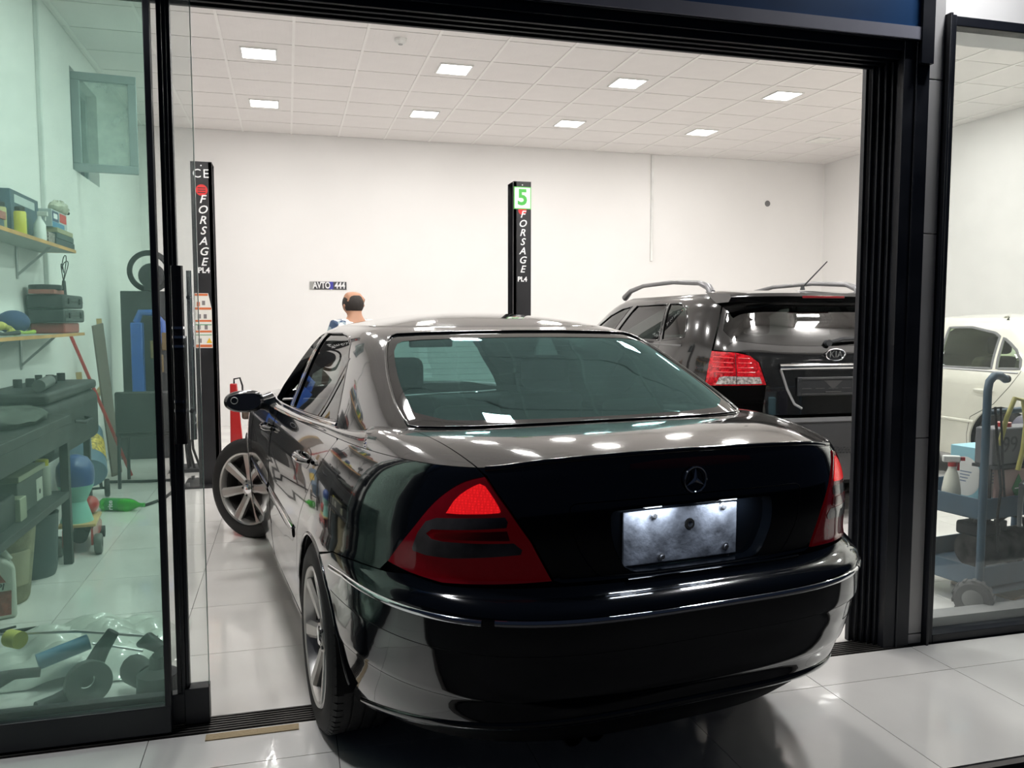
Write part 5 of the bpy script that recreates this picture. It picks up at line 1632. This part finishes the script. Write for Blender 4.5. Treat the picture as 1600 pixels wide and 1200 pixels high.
MB().text('EMPI', .042, TM((.012, -.0582, .155), rx=PI / 2), depth=.0004, shear=.2, bold=.001).build('label_lettering', M_DARK, t)
o = MB().tube([(-1.5, 4.05, .008), (-1.35, 4.0, .008), (-1.22, 4.02, .008), (-1.12, 4.04, .008), (-1.02, 4.03, .008), (-.96, 4.04, .008)], .008, 8).tube([(-1.4, 4.0, .007), (-1.3, 4.03, .007), (-1.2, 4.06, .016)], .006, 6).build('cable', M_RUBBER)
tag(o, 'black cable lying on the tiles beside the oil jug', 'cable')

# floor jack, funnel, canister past the bench
t = thing('trolley_jack', (-1.23, 5.44, 0), 'red trolley jack on grey wheels under a wooden board', 'jack', rz=.1)
for s in (-1, 1):
    MB().prism([(-.18, .06), (.30, .05), (.30, .10), (.10, .17), (-.18, .16)], -.006, .006, TM((s * .075, 0, 0), rx=PI / 2, rz=PI / 2)).build('side_plate', M_RED, t)
    MB().lathe([(.02, -.02), (.055, -.02), (.06, -.012), (.06, .012), (.055, .02), (.02, .02)], 26, TM((s * .105, -.15, .06), ry=PI / 2)).build('wheel', mat('grey_wheel', (.12, .13, .12), .5), t)
    MB().cyl((s * .06, .27, .035), (s * .10, .27, .035), .035, n=16).build('front_roller', M_DARKM, t)
MB().cyl((0, -.1, .10), (0, .1, .12), .045).build('hydraulic_unit', M_DARKM, t)
MB().box(-.05, .05, .1, .3, .10, .13).build('lifting_arm', M_RED, t, bevel=.01)
o = tbox('plank', -1.23, 5.42, .172, .2, .34, .018, M_WOOD, 'short pale plank lying on the red trolley jack', 'plank', rz=.1)
t = thing('blue_canister', (-1.235, 5.36, .19), 'dark blue domed canister with a pale green paper skirt on the plank', 'canister')
MB().lathe([(0, 0), (.09, 0), (.055, .12), (.06, .13), (.10, .22), (.0, .22)], 26).build('paper_skirt', mat('mint_paper', (.22, .5, .42), .6), t)
MB().lathe([(.098, .22), (.105, .27), (.10, .33), (.07, .38), (.02, .40), (0, .40)], 26).build('dome', mat('deep_blue_plastic', (.03, .07, .22), .3), t)
o = MB().ball((0, 0, .055), (.05, .07, .055), 18, 12).build('oil_can', M_RED, loc=(-1.20, 5.545, .19))
tag(o, 'round red oil can beside the blue canister on the plank', 'oil can')
# gas heater on wheels
t = thing('gas_heater', (-1.52, 6.95, 0), 'blue-grey cylinder heater with a yellow label on two wheels', 'heater', rz=.25)
Mh = TM((0, 0, .36), rx=math.radians(-62))
MB().lathe([(0, -.26), (.13, -.26), (.135, -.25), (.135, .25), (.13, .26), (.10, .26), (.10, .2), (0, .2)], 30, Mh).build('barrel', mat('heater_blue_grey', (.10, .17, .25), .4), t)
MB().lathe([(.137, -.13), (.1372, .10)], 14, Mh, full=1.5, start=-1.3).build('label', mat('heater_label', (.6, .42, .06), .5, var=.4, scale=40), t)
for s in (-1, 1):
    MB().lathe([(.015, -.018), (.065, -.018), (.07, -.01), (.07, .01), (.065, .018), (.015, .018)], 24, TM((s * .14, .05, .07), ry=PI / 2)).build('wheel', M_RUBBER, t)
    MB().tube([(s * .10, .05, .07), (s * .08, .02, .25)], .012, 8).build('strut', M_DARK, t)
MB().tube([(-.13, .05, .07), (.13, .05, .07)], .01, 8).build('axle', M_DARK, t)
MB().tube([(0, -.28, .25), (0, -.30, .0)], .012, 8).build('foot', M_DARK, t)
# lime bottle
t = thing('soda_bottle', (-1.20, 6.47, .045), 'clear green soda bottle with a label lying on the tiles', 'bottle', rz=-.35)
gm = mat('green_pet', (.08, .72, .06), .08, trans=.6, var=.05)
MB().lathe([(0, -.14), (.035, -.145), (.045, -.13), (.046, .05), (.04, .09), (.018, .135), (.014, .15), (.014, .165), (0, .165)], 24, TM(ry=PI / 2)).build('bottle', gm, t)
MB().lathe([(.0465, -.10), (.0465, .0)], 24, TM(ry=PI / 2)).build('label', mat('dark_green_label', (.01, .25, .03), .4), t)
MB().text('rite', .05, TM((-.05, -.047, .004), rx=PI / 2, ry=-PI / 2 * 1), depth=.0006, bold=.001).build('lettering', M_PRINT, t)
MB().cyl((.16, 0, 0), (.18, 0, 0), .016, n=16).build('cap', mat('green_cap', (.02, .3, .03), .4), t)
o = MB().tube([(-1.30, 6.60, .012), (-1.05, 6.55, .012), (-.95, 6.75, .012), (-.92, 7.0, .012), (-.90, 7.15, .012), (-.92, 7.35, .012), (-1.0, 7.55, .012), (-1.2, 7.55, .012), (-1.5, 7.6, .012)], .012, 8).build('air_hose', M_RUBBER)
tag(o, 'black air hose looping over the tiles past the chair', 'hose')
# chair
t = thing('chair', (-1.17, 7.55, 0), 'black padded chair on four dark legs in front of the tyre machine', 'chair', rz=.05)
for x_, y_ in ((-.20, -.22), (.20, -.22), (-.18, .20), (.18, .20)):
    MB().tube([(x_, y_, 0), (x_ * .97, y_ * .95, .44)], .014, 8).build('leg', M_DARK, t)
MB().box(-.22, .22, -.21, .22, .42, .48).build('seat', mat('black_vinyl', (.02, .022, .023), .5), t, bevel=.02)
bk = MB().box(-.215, .215, -.245, -.205, .46, .80).build('backrest', MATS['black_vinyl'], t, bevel=.018)
MB().tube([(-.2, -.225, .44), (-.2, -.225, .76)], .012, 8).tube([(.2, -.225, .44), (.2, -.225, .76)], .012, 8).build('back_frame', M_DARK, bk)
# tyre machine
t = thing('tyre_changer', (-1.36, 9.05, 0), 'dark tyre machine with a blue column and a coiled hose on top', 'tyre machine')
MB().box(-.26, .26, -.2, .25, 0, .55).build('cabinet', mat('machine_black', (.025, .028, .03), .5, var=.2), t, bevel=.01)
MB().box(-.27, .26, .10, .25, .55, 1.68).build('back_panel', MATS['machine_black'], t, bevel=.008)
col_ = MB().box(-.15, -.04, -.12, .0, .55, 1.36).build('column', M_BLUE, t, bevel=.01)
MB().tube([(-.10, -.06, 1.36), (-.06, -.06, 1.46), (.06, -.07, 1.46), (.14, -.08, 1.36), (.15, -.08, 1.15)], .035, 10).build('swing_arm', M_BLUE, col_)
MB().lathe([(.03, 0), (.20, 0), (.22, .02), (.22, .05), (.03, .05)], 30, TM((.02, -.02, .55))).build('turntable', M_STEEL, t)
MB().cyl((.15, -.08, .85), (.15, -.08, 1.15), .03).build('mount_shaft', M_DARKM, t)
for a_, b_, c_ in ((.06, -.12, 1.12), (.12, -.13, .98), (.17, -.12, 1.2)):
    MB().box(a_ - .03, a_ + .03, b_ - .02, b_ + .02, c_ - .12, c_ + .06).build('hanging_tool', mat('brown_leather', (.16, .11, .04), .6), t, bevel=.01)
for k in range(4):
    MB().tube([((.17 + .012 * k) * math.cos(q), .17 + .01 * k, 1.885 + (.17 + .012 * k) * math.sin(q)) for q in np.linspace(0, 2 * PI, 30)[:-1]], .012, 8, closed=True).build('hose_coil', M_RUBBER, t)
MB().lathe([(0, -.03), (.12, -.03), (.13, 0), (.12, .03), (0, .03)], 22, TM((.02, .19, 1.84), rx=PI / 2)).box(-.05, .09, .14, .22, 1.685, 1.76).build('reel_block', M_DARKM, t)
# things leaning in the corner
o = MB().box(-.075, .075, -.008, .008, 0, 1.36).build('leaning_board', mat('grey_brown_board', (.16, .13, .11), .7), loc=(-1.50, 7.98, .004), rot=(0, math.radians(-9), math.radians(70)))
tag(o, 'tall grey-brown board leaning below the lower shelf', 'board')
o = MB().tube([(-1.36, 7.86, .014), (-1.70, 7.40, 1.27)], .014, 8).build('red_bar', M_RED)
tag(o, 'long red bar leaning beside the grey-brown board', 'bar')
t = thing('wooden_frame', (-1.62, 8.25, 0), 'pale wooden batten frame leaning by the left wall', 'frame')
MB().box(-.02, .02, -.015, .015, 0, 1.40, TM((.04, 0, 0), ry=math.radians(-3))).build('upright', M_WOOD, t)
MB().box(-.02, .02, -.7, .03, -.02, .02, TM((.0, .0, .80), rx=math.radians(10))).build('cross_batten', M_WOOD, t)
MB().box(-.02, .02, -.015, .015, 0, .95, TM((-.03, -.62, 0), ry=math.radians(-3))).build('short_upright', M_WOOD, t)
# by the left lift post
t = thing('hose_stand', (-.90, 8.1, 0), 'pole with hanging black and white hoses behind the sliding door', 'hose stand')
MB().cyl((0, 0, 0), (0, 0, 1.20), .018).box(-.16, .16, -.16, .16, 0, .03).build('pole', M_DARKM, t)
MB().ball((0, 0, 1.19), (.06, .06, .05), 12, 8).build('head', M_DARKM, t)
MB().tube([(.03, -.02, 1.18), (.05, -.05, .9), (.06, -.06, .6), (.10, -.07, .35), (.16, -.08, .2), (.15, -.09, .03)], .012, 8).build('white_hose', mat('cream_hose', (.6, .58, .48), .5), t)
for k in range(3):
    MB().tube([(-.03 + .02 * k, -.03, 1.18), (-.05 + .03 * k, -.05, .7), (-.02 + .03 * k, -.06, .2), (.05 * k, -.1, .03)], .012, 6).build('black_hose', M_RUBBER, t)
MB().box(.0, .09, -.09, -.04, .30, .36, TM(ry=.5)).build('red_grip', M_RED, t)
t = thing('stand_jack', (-.47, 7.74, 0), 'red tapering jack stand beside the lettered lift post', 'jack')
MB().add([(-.045, -.06, 0), (.085, -.06, 0), (.085, .06, 0), (-.045, .06, 0), (-.035, -.03, .82), (.025, -.03, .82), (.025, .03, .82), (-.035, .03, .82)],
         [(3, 2, 1, 0), (4, 5, 6, 7), (0, 1, 5, 4), (1, 2, 6, 5), (2, 3, 7, 6), (3, 0, 4, 7)]).build('column', M_RED, t, bevel=.008)
MB().tube([(0, 0, .82), (.0, 0, .86), (.05, 0, .87), (.07, 0, .80), (.07, 0, .70)], .008, 8).build('chain', M_DARKM, t)
MB().box(.06, .22, -.05, .05, .50, .62).build('engine_part', mat('rusty_brown', (.10, .07, .05), .7, var=.4, scale=20), t, bevel=.02)

# heap of suspension parts and plastic sheet just inside the tinted leaf
sh = MB(); n_ = 34
hgt = {}
for i in range(n_ + 1):
    for j in range(n_ + 1):
        x = -.37 + .74 * i / n_; y = -.24 + .62 * j / n_
        e = max(0, 1 - ((x / .39) ** 2 + ((y - .07) / .33) ** 2))
        z = .006 + e ** .6 * (.05 + .05 * abs(math.sin(x * 13 + y * 7)) + .035 * abs(math.sin(y * 23 - x * 9)) + .012 * random.random())
        sh.v.append((x, y, z))
sh.f = [(i * (n_ + 1) + j, (i + 1) * (n_ + 1) + j, (i + 1) * (n_ + 1) + j + 1, i * (n_ + 1) + j + 1) for i in range(n_) for j in range(n_)]
o = sh.build('plastic_sheet', mat('crumpled_film', (.62, .65, .60), .3, var=.1, coat=.4), loc=(-.82, 3.60, 0), smooth=30)
tag(o, 'crumpled translucent plastic sheet on the tiles inside the tinted door', 'plastic sheet')


def knuckle(x, y, z, rz, lab, sc=1.):
    t = thing('steering_knuckle', (x, y, z), lab, 'car part', rz=rz)
    MB().lathe([(.03, 0), (.075, .0), (.08, .015), (.08, .04), (.05, .05), (.03, .05)], 24, TM((0, 0, .085), rx=PI / 2)).build('hub_ring', mat('worn_steel', (.13, .135, .13), .45, metal=.7, var=.3), t)
    MB().tube([(.02, 0, .12), (.06, .01, .18), (.10, .0, .24)], [.035, .028, .022], 10).build('upper_arm', M_DARKM, t)
    MB().tube([(-.03, .0, .05), (-.10, .02, .03), (-.16, .01, .03)], [.035, .026, .024], 10).build('lower_arm', M_DARKM, t)
    MB().lathe([(0, 0), (.026, 0), (.028, .02), (.025, .10), (0, .10)], 18, TM((.0, .0, .085), rx=-PI / 2)).build('hub_spindle', M_DARKM, t)
    return t


knuckle(-.73, 3.20, 0, .5, 'dark steering knuckle with a ring hub standing on the plastic sheet')
t = thing('control_arm', (-.48, 3.14, 0), 'dark control arm with a ball joint nearest the door stile', 'car part', rz=-.4)
MB().lathe([(0, 0), (.07, 0), (.075, .01), (.07, .11), (.03, .13), (.025, .17), (0, .17)], 22).build('bush_housing', M_DARKM, t)
MB().tube([(0, 0, .17), (.02, .0, .20), (-.05, .03, .215), (-.10, .05, .19)], [.02, .024, .03, .012], 10).build('ball_joint', M_DARKM, t)
MB().tube([(-.05, .02, .08), (-.13, .06, .09), (-.18, .10, .06)], [.05, .055, .03], 12).build('arm', M_DARKM, t)
t = thing('drive_shaft', (-1.10, 3.18, 0), 'dark drive shaft with rubber boots lying at the left of the heap', 'car part', rz=.15)
MB().lathe([(0, -.08), (.07, -.08), (.085, -.04), (.085, .04), (.06, .09), (0, .09)], 24, TM((-.02, 0, .10), ry=PI / 2)).build('joint', M_DARKM, t)
MB().tube([(.05, 0, .11), (.14, .02, .125), (.22, .02, .12)], [.04, .018, .018], 10).build('shaft', M_RUBBER, t)
MB().ball((-.08, .02, .06), (.08, .09, .06), 16, 10).build('hub_block', M_DARKM, t)
o = MB().cyl((0, -.03, 0), (0, .03, 0), .032, n=18).build('tape_roll', mat('yellow_foam', (.55, .53, .12), .8), loc=(-1.0, 3.36, .205), rot=(0, 0, .9))
tag(o, 'yellow roll resting on top of the drive shaft', 'roll')
o = MB().tube([(-1.18, 3.44, .205), (-.8, 3.40, .20), (-.5, 3.30, .185)], .006, 8).build('long_rod', M_STEEL)
tag(o, 'long thin steel rod lying across the heap of parts', 'rod')
o = MB().tube([(-.74, 3.36, .16), (-.66, 3.36, .14), (-.56, 3.34, .12)], .005, 8).build('short_rod', M_STEEL)
tag(o, 'short thin rod running down to the steering knuckle', 'rod')
o = MB().cyl((-.92, 3.33, .12), (-.76, 3.40, .155), .03, .03, n=18).build('blue_pipe', mat('blue_pipe', (.08, .2, .32), .4))
tag(o, 'short blue pipe lying between drive shaft and knuckle', 'pipe')

# ---------------------------------------------------------------- trolley behind the right window
m_cart = mat('blue_grey_cart', (.035, .075, .115), .45, var=.15, rvar=.15)
CR = math.radians(8)
t = thing('trolley', (3.14, 3.12, 0), 'blue-grey two-tier workshop trolley with a bent tube handle', 'trolley', rz=CR)
LX, LY = .95, .50
for z_, nm in ((.11, 'lower_tray'), (.44, 'upper_tray')):
    tr = MB().box(0, LX, 0, LY, z_, z_ + .008).box(0, LX, 0, .008, z_, z_ + .10).box(0, LX, LY - .008, LY, z_, z_ + .10).box(0, .008, 0, LY, z_, z_ + .10).box(LX - .008, LX, 0, LY, z_, z_ + .10)
    tr.build(nm, m_cart, t, bevel=.002)
for x_, y_ in ((-.016, -.016), (-.016, LY + .016), (LX + .016, -.016), (LX + .016, LY + .016)):
    top = .92 if y_ < 0 and x_ > 0 else (.60 if y_ > 0 else .92)
    MB().cyl((x_, y_, .08), (x_, y_, top), .018, n=14).build('corner_post', m_cart, t)
MB().tube([(-.016, -.016, .90), (-.016, -.016, 1.06), (-.005, -.014, 1.10), (.03, -.01, 1.125), (.08, -.005, 1.125), (.125, 0, 1.105)], .0185, 12).build('bent_handle', m_cart, t)
MB().lathe([(.010, 0), (.0187, 0), (.0187, .02)], 14, TM((.118, 0, 1.108), ry=PI / 2)).build('handle_end', M_DARK, t)
MB().cyl((-.016, -.016, .955), (LX, -.016, .975), .014, n=12).build('push_bar', m_cart, t)
MB().cyl((0, .02, .082), (LX, .02, .082), .018, n=12).build('axle_bar', m_cart, t)
for x_, y_ in ((-.07, -.03), (LX + .05, -.03)):
    w_ = MB()
    w_.lathe([(.03, -.025), (.072, -.028), (.085, -.018), (.085, .018), (.072, .028), (.03, .025)], 30, TM((x_, y_, .086), ry=PI / 2, rz=.5))
    wo = w_.build('wheel', mat('grey_tyre', (.10, .10, .10), .8, var=.2), t)
    MB().lathe([(0, -.03), (.03, -.032), (.05, -.024), (.05, .024), (.03, .032), (0, .03)], 24, TM((x_, y_, .086), ry=PI / 2, rz=.5)).build('wheel_hub', mat('grey_hub', (.2, .2, .2), .5), wo)
    for k in range(14):
        a = 2 * PI * k / 14
        MB().box(-.026, .026, -.008, .008, .082, .089, TM((x_, y_, .086), rz=.5) @ Matrix.Rotation(a, 4, 'X')).build('tread_block', MATS['grey_tyre'], wo)
for y_ in (.1, .4):
    MB().box(.10, .13, y_, y_ + .03, 0, .11).build('leg', m_cart, t)


def on_cart(x, y, z):
    c, s = math.cos(CR), math.sin(CR)
    return (3.14 + c * x - s * y, 3.12 + s * x + c * y, z)


UZ, LZ = .4485, .1185
t = thing('spray_bottle', on_cart(.055, .21, UZ), 'white bottle with a red trigger at the corner of the trolley', 'bottle', rz=2.6)
MB().lathe([(0, 0), (.042, 0), (.044, .01), (.043, .10), (.034, .16), (.018, .205), (.016, .22), (0, .22)], 24).build('bottle', mat('cloudy_bottle', (.66, .66, .58), .35), t)
MB().cyl((0, 0, .215), (0, 0, .235), .02).build('collar', M_RED, t)
MB().box(-.035, .045, -.014, .014, .235, .268).build('trigger_head', M_WHITE, t, bevel=.006)
MB().box(-.055, -.034, -.010, .010, .245, .262).box(-.032, -.022, -.008, .008, .195, .24).build('trigger', M_RED, t)
t = thing('gas_carton', on_cart(.28, .24, UZ), 'white and sky blue carton behind the trigger bottle on the trolley', 'box', rz=CR)
MB().box(-.09, .09, -.09, .09, 0, .30).build('carton', mat('carton_sky_blue', (.30, .58, .68), .5), t, bevel=.003)
for M_ in (TM((0, -.0905, .15), rx=PI / 2), TM((-.0905, 0, .15), rx=PI / 2, rz=-PI / 2)):
    MB().lathe([(0, .0004), (1, .0004)], 30, M_ @ Matrix.Diagonal((.085, .10, 1, 1))).build('white_oval', mat('carton_white', (.74, .74, .72), .5), t)
    tx = MB()
    for k in range(4):
        tx.box(-.03, .035 - .01 * k, .02 - .016 * k, .026 - .016 * k, .0006, .0009, M_)
    tx.build('print_line', mat('carton_print', (.2, .25, .35), .5), t)
t = thing('battery_box', on_cart(.26, .07, UZ + .002), 'grey charger box with the dark figures 99 on the trolley', 'box', rz=CR)
MB().box(-.17, .16, -.05, .05, .24, .42).build('case', mat('grey_charger', (.12, .12, .13), .5), t, bevel=.008)
MB().text('99', .11, TM((-.055, -.0505, .335), rx=PI / 2), depth=.0006).build('figures', M_DARK, t)
MB().box(-.17, .16, -.06, .06, .225, .24).box(-.155, -.145, -.03, .03, 0, .225).box(.13, .14, -.03, .03, 0, .225).build('stand_bracket', M_DARKM, t)
MB().cyl((-.04, 0, .42), (-.04, 0, .44), .035).build('red_knob', M_RED, t)
t = thing('vacuum_pump', on_cart(.57, .14, UZ), 'dark purple-grey pump housing beside the charger on the trolley', 'pump', rz=CR)
MB().cyl((0, -.09, .36), (0, .09, .36), .085, n=24).box(-.09, .09, -.07, .07, .0, .30).build('housing', mat('purple_grey', (.06, .055, .09), .4), t, bevel=.01)
MB().tube([(-.06, 0, .44), (-.05, 0, .49), (.05, 0, .49), (.06, 0, .44)], .012, 8).build('carry_handle', M_DARK, t)
t = thing('refrigerant_box', on_cart(.285, .085, UZ), 'pink carton with a green diamond standing low on the trolley', 'box', rz=CR)
MB().box(-.105, .11, -.05, -.005, .0, .215).build('carton', mat('pink_carton', (.62, .42, .38), .5), t, bevel=.003)
MB().prism([(.0, -.07), (.045, 0), (.0, .07), (-.045, 0)], 0, .0008, TM((.01, -.0508, .12), rx=PI / 2)).build('green_diamond', mat('diamond_green', (.04, .25, .08), .4), t)
MB().box(-.015, .035, -.0525, -.0518, .117, .122).build('diamond_print', M_PRINT, t)
o = MB().tube([on_cart(.06, -.03, .80), on_cart(.08, -.045, .93), on_cart(.13, -.045, 1.02), on_cart(.19, -.045, 1.01), on_cart(.21, -.05, .90), on_cart(.19, -.055, .78), on_cart(.16, -.055, .68)], .011, 10).build('yellow_hose', mat('yellow_hose', (.55, .5, .16), .4))
tag(o, 'yellow hose hung over the push bar of the trolley', 'hose')
o = MB().tube([on_cart(.0, -.045, .985), on_cart(.02, -.05, .80), on_cart(.05, -.055, .60), on_cart(.04, -.05, .45), on_cart(.05, -.055, .30)], .006, 8).tube([on_cart(.03, -.05, .985), on_cart(.05, -.06, .70), on_cart(.07, -.06, .56)], .005, 8).build('black_cable', M_RUBBER)
tag(o, 'thin black cables hanging from the push bar over the tray edge', 'cable')
t = thing('air_gun', on_cart(.19, -.06, .60), 'grey air gun hanging in front of the pink carton', 'air gun', rz=.3)
MB().cyl((0, 0, 0), (.07, 0, .03), .018, n=14).tube([(0, 0, 0), (-.012, 0, -.10), (-.01, 0, -.19)], [.014, .011, .010], 10).build('gun_body', mat('grey_metal', (.25, .26, .27), .35, metal=.7), t)
MB().cyl((.07, 0, .03), (.09, 0, .04), .012, n=12).build('nozzle', M_STEEL, t)
t = thing('compressor', on_cart(.32, .22, LZ), 'greasy dark compressor with a carrying loop on the lower tray', 'compressor', rz=CR)
MB().cyl((-.13, -.02, .11), (.25, -.02, .11), .088, n=26).build('tank', mat('rusty_grey_tank', (.09, .08, .075), .6, var=.4, scale=16), t)
MB().box(-.14, .02, -.08, .06, .18, .25).build('motor', M_DARKM, t, bevel=.015)
MB().tube([(-.13, -.02, .25), (-.12, -.02, .29), (-.02, -.02, .29), (.0, -.02, .25)], .012, 8).build('carry_loop', M_DARK, t)
MB().cyl((.09, -.02, .19), (.09, -.02, .24), .03).build('filter', M_DARK, t)
MB().tube([(.0, -.04, .23), (.10, -.06, .28), (.20, -.06, .25), (.25, -.06, .14)], .009, 8).build('air_pipe', M_RUBBER, t)
MB().box(-.10, -.06, -.06, .04, .0, .04).box(.18, .22, -.06, .04, .0, .04).build('foot', M_DARKM, t)
o = MB().box(-.24, .24, -.16, .16, 0, .012).build('cardboard_sheet', mat('tan_cardboard', (.42, .31, .17), .8), loc=(3.62, 3.42, .001), rot=(0, 0, .3))
tag(o, 'flat tan cardboard sheet on the tiles under the trolley', 'cardboard')
t = thing('floor_pump_leg', (4.05, 3.30, 0), 'thin grey stand leg on the tiles beside the trolley', 'stand') if False else None
# ---------------------------------------------------------------- the man behind the saloon
def skinned(name, pts, edges, m, parent, sub=2, root_i=0):
    me = bpy.data.meshes.new(name)
    me.from_pydata([p[:3] for p in pts], edges, [])
    o = bpy.data.objects.new(name, me); COL.objects.link(o); o.parent = parent
    md = o.modifiers.new('skin', 'SKIN'); md.use_smooth_shade = True
    for i, d in enumerate(me.skin_vertices[0].data):
        r = pts[i][3]; d.radius = (r, r) if not isinstance(r, tuple) else r
        d.use_root = (i == root_i)
    sd = o.modifiers.new('sub', 'SUBSURF'); sd.levels = sub; sd.render_levels = sub
    me.materials.append(m)
    return o


man = thing('person', (.555, 7.16, 0), 'standing man with a balding head and patterned shirt, back turned, behind the black saloon', 'person', rz=.35)
SK = mat('skin_tone', (.50, .26, .16), .5, var=.06)
P = [(0, 0, .86, .11), (0, .0, 1.02, .12), (0, .01, 1.18, .13), (0, .0, 1.34, .10), (0, -.005, 1.39, .062), (0, .0, 1.43, .060), (0, .03, 1.48, .080), (0, .03, 1.535, .094), (0, .028, 1.592, .086), (0, .026, 1.628, .055)]
Ed = [(i, i + 1) for i in range(9)]


def addp(p, to):
    P.append(p); Ed.append((to, len(P) - 1)); return len(P) - 1


for s in (-1, 1):
    a = addp((s * .165, 0, 1.33, .056), 3); a = addp((s * .215, .01, 1.17, .046), a); a = addp((s * .235, .02, 1.03, .040), a)
    a = addp((s * .24, .08, .90, .033), a); a = addp((s * .235, .13, .81, .027), a); pl = addp((s * .23, .15, .76, .030), a)
    for k in range(4):
        q = addp((s * (.215 + .012 * k) - s * .005, .155 + .012 * k - .018, .72, .0095), pl)
        q = addp((s * (.212 + .013 * k), .158 + .012 * k - .018, .685 - .006 * (1 - abs(k - 1.4)), .0085), q)
        addp((s * (.205 + .013 * k), .150 + .012 * k - .018, .66 - .005 * (1 - abs(k - 1.4)), .0075), q)
    q = addp((s * .20, .165, .745, .010), pl); addp((s * .185, .175, .715, .009), q)
    h = addp((s * .09, 0, .82, .095), 0); h = addp((s * .10, .01, .62, .082), h); h = addp((s * .10, .015, .45, .058), h)
    h = addp((s * .105, -.005, .25, .052), h); h = addp((s * .105, -.02, .08, .036), h); h = addp((s * .11, .06, .035, .036), h); addp((s * .12, .16, .028, .028), h)
    e = addp((s * .078, .02, 1.505, .018), 7); addp((s * .092, .008, 1.515, .014), e)
n_ = addp((0, .115, 1.505, .016), 7); addp((0, .132, 1.485, .012), n_)
body = skinned('body', P, Ed, SK, man)
SH = mat('patterned_shirt', (.6, .6, .6), .8, var=0)
nt = SH.node_tree
tcn = nt.nodes.new('ShaderNodeTexCoord'); vo = nt.nodes.new('ShaderNodeTexVoronoi'); vo.inputs['Scale'].default_value = 26
rp_ = nt.nodes.new('ShaderNodeValToRGB')
rp_.color_ramp.interpolation = 'CONSTANT'
rp_.color_ramp.elements[0].color = (.75, .74, .70, 1); rp_.color_ramp.elements[1].color = (.06, .10, .18, 1); rp_.color_ramp.elements[1].position = .42
e_ = rp_.color_ramp.elements.new(.7); e_.color = (.30, .38, .42, 1)
nt.links.new(tcn.outputs['Object'], vo.inputs['Vector']); nt.links.new(vo.outputs['Color'], rp_.inputs['Fac'])
nt.links.new(rp_.outputs['Color'], nt.nodes['Principled BSDF'].inputs['Base Color'])
S = [(0, 0, .90, .135), (0, 0, 1.04, .142), (0, .01, 1.20, .150), (0, .0, 1.35, .118), (0, -.005, 1.405, .080)]
SE = [(0, 1), (1, 2), (2, 3), (3, 4)]
for s in (-1, 1):
    S += [(s * .168, 0, 1.335, .072), (s * .216, .01, 1.19, .062), (s * .23, .015, 1.07, .056)]
    k = len(S); SE += [(3, k - 3), (k - 3, k - 2), (k - 2, k - 1)]
skinned('shirt', S, SE, SH, man)
T_ = [(0, 0, .88, .125), (0, 0, .95, .128)]; TE = [(0, 1)]
for s in (-1, 1):
    T_ += [(s * .09, 0, .80, .108), (s * .10, .01, .60, .092), (s * .10, .01, .42, .075), (s * .105, -.005, .22, .066), (s * .105, -.015, .10, .064)]
    k = len(T_); TE += [(0, k - 5), (k - 5, k - 4), (k - 4, k - 3), (k - 3, k - 2), (k - 2, k - 1)]
skinned('trousers', T_, TE, mat('dark_denim', (.03, .04, .06), .85), man)
for s in (-1, 1):
    MB().ball((s * .112, .05, .045), (.052, .135, .045), 18, 10).build('shoe', M_DARK, man)
# hair: a ring round the sides and back, crown bare
hb_ = MB(); nA, nB = 40, 14
cx, cy_, cz_ = 0, .03, 1.525
rx_, ry_, rz_ = .088, .100, .098
idx = {}
for i in range(nA):
    a = 2 * PI * i / nA
    for j in range(nB + 1):
        tt = math.radians(-38 + 94 * j / nB)
        idx[i, j] = len(hb_.v)
        hb_.v.append((cx + rx_ * math.cos(tt) * math.cos(a), cy_ + ry_ * math.cos(tt) * math.sin(a), cz_ + rz_ * math.sin(tt)))
for i in range(nA):
    a = 2 * PI * (i + .5) / nA
    back = -math.sin(a)
    for j in range(nB):
        tt = -38 + 94 * (j + .5) / nB
        hi = 50 - 5 * max(back, 0)
        lo = -37 if back > .1 else (-8 if back > -.45 else 99)
        if lo < tt < hi:
            hb_.f.append((idx[i, j], idx[(i + 1) % nA, j], idx[(i + 1) % nA, j + 1], idx[i, j + 1]))
ho = hb_.build('hair', mat('dark_hair', (.03, .024, .02), .7, bump=.5, bscale=160), man, smooth=80)
sm = ho.modifiers.new('thick', 'SOLIDIFY'); sm.thickness = .008; sm.offset = -.5
for s in (-1, 1):
    MB().ball((s * .032, .108, 1.525), .011, 10, 8).build('eye', M_WHITE, man)
MB().box(-.024, .024, .106, .113, 1.449, 1.455).build('mouth', mat('lip_tone', (.35, .12, .10), .5), man)
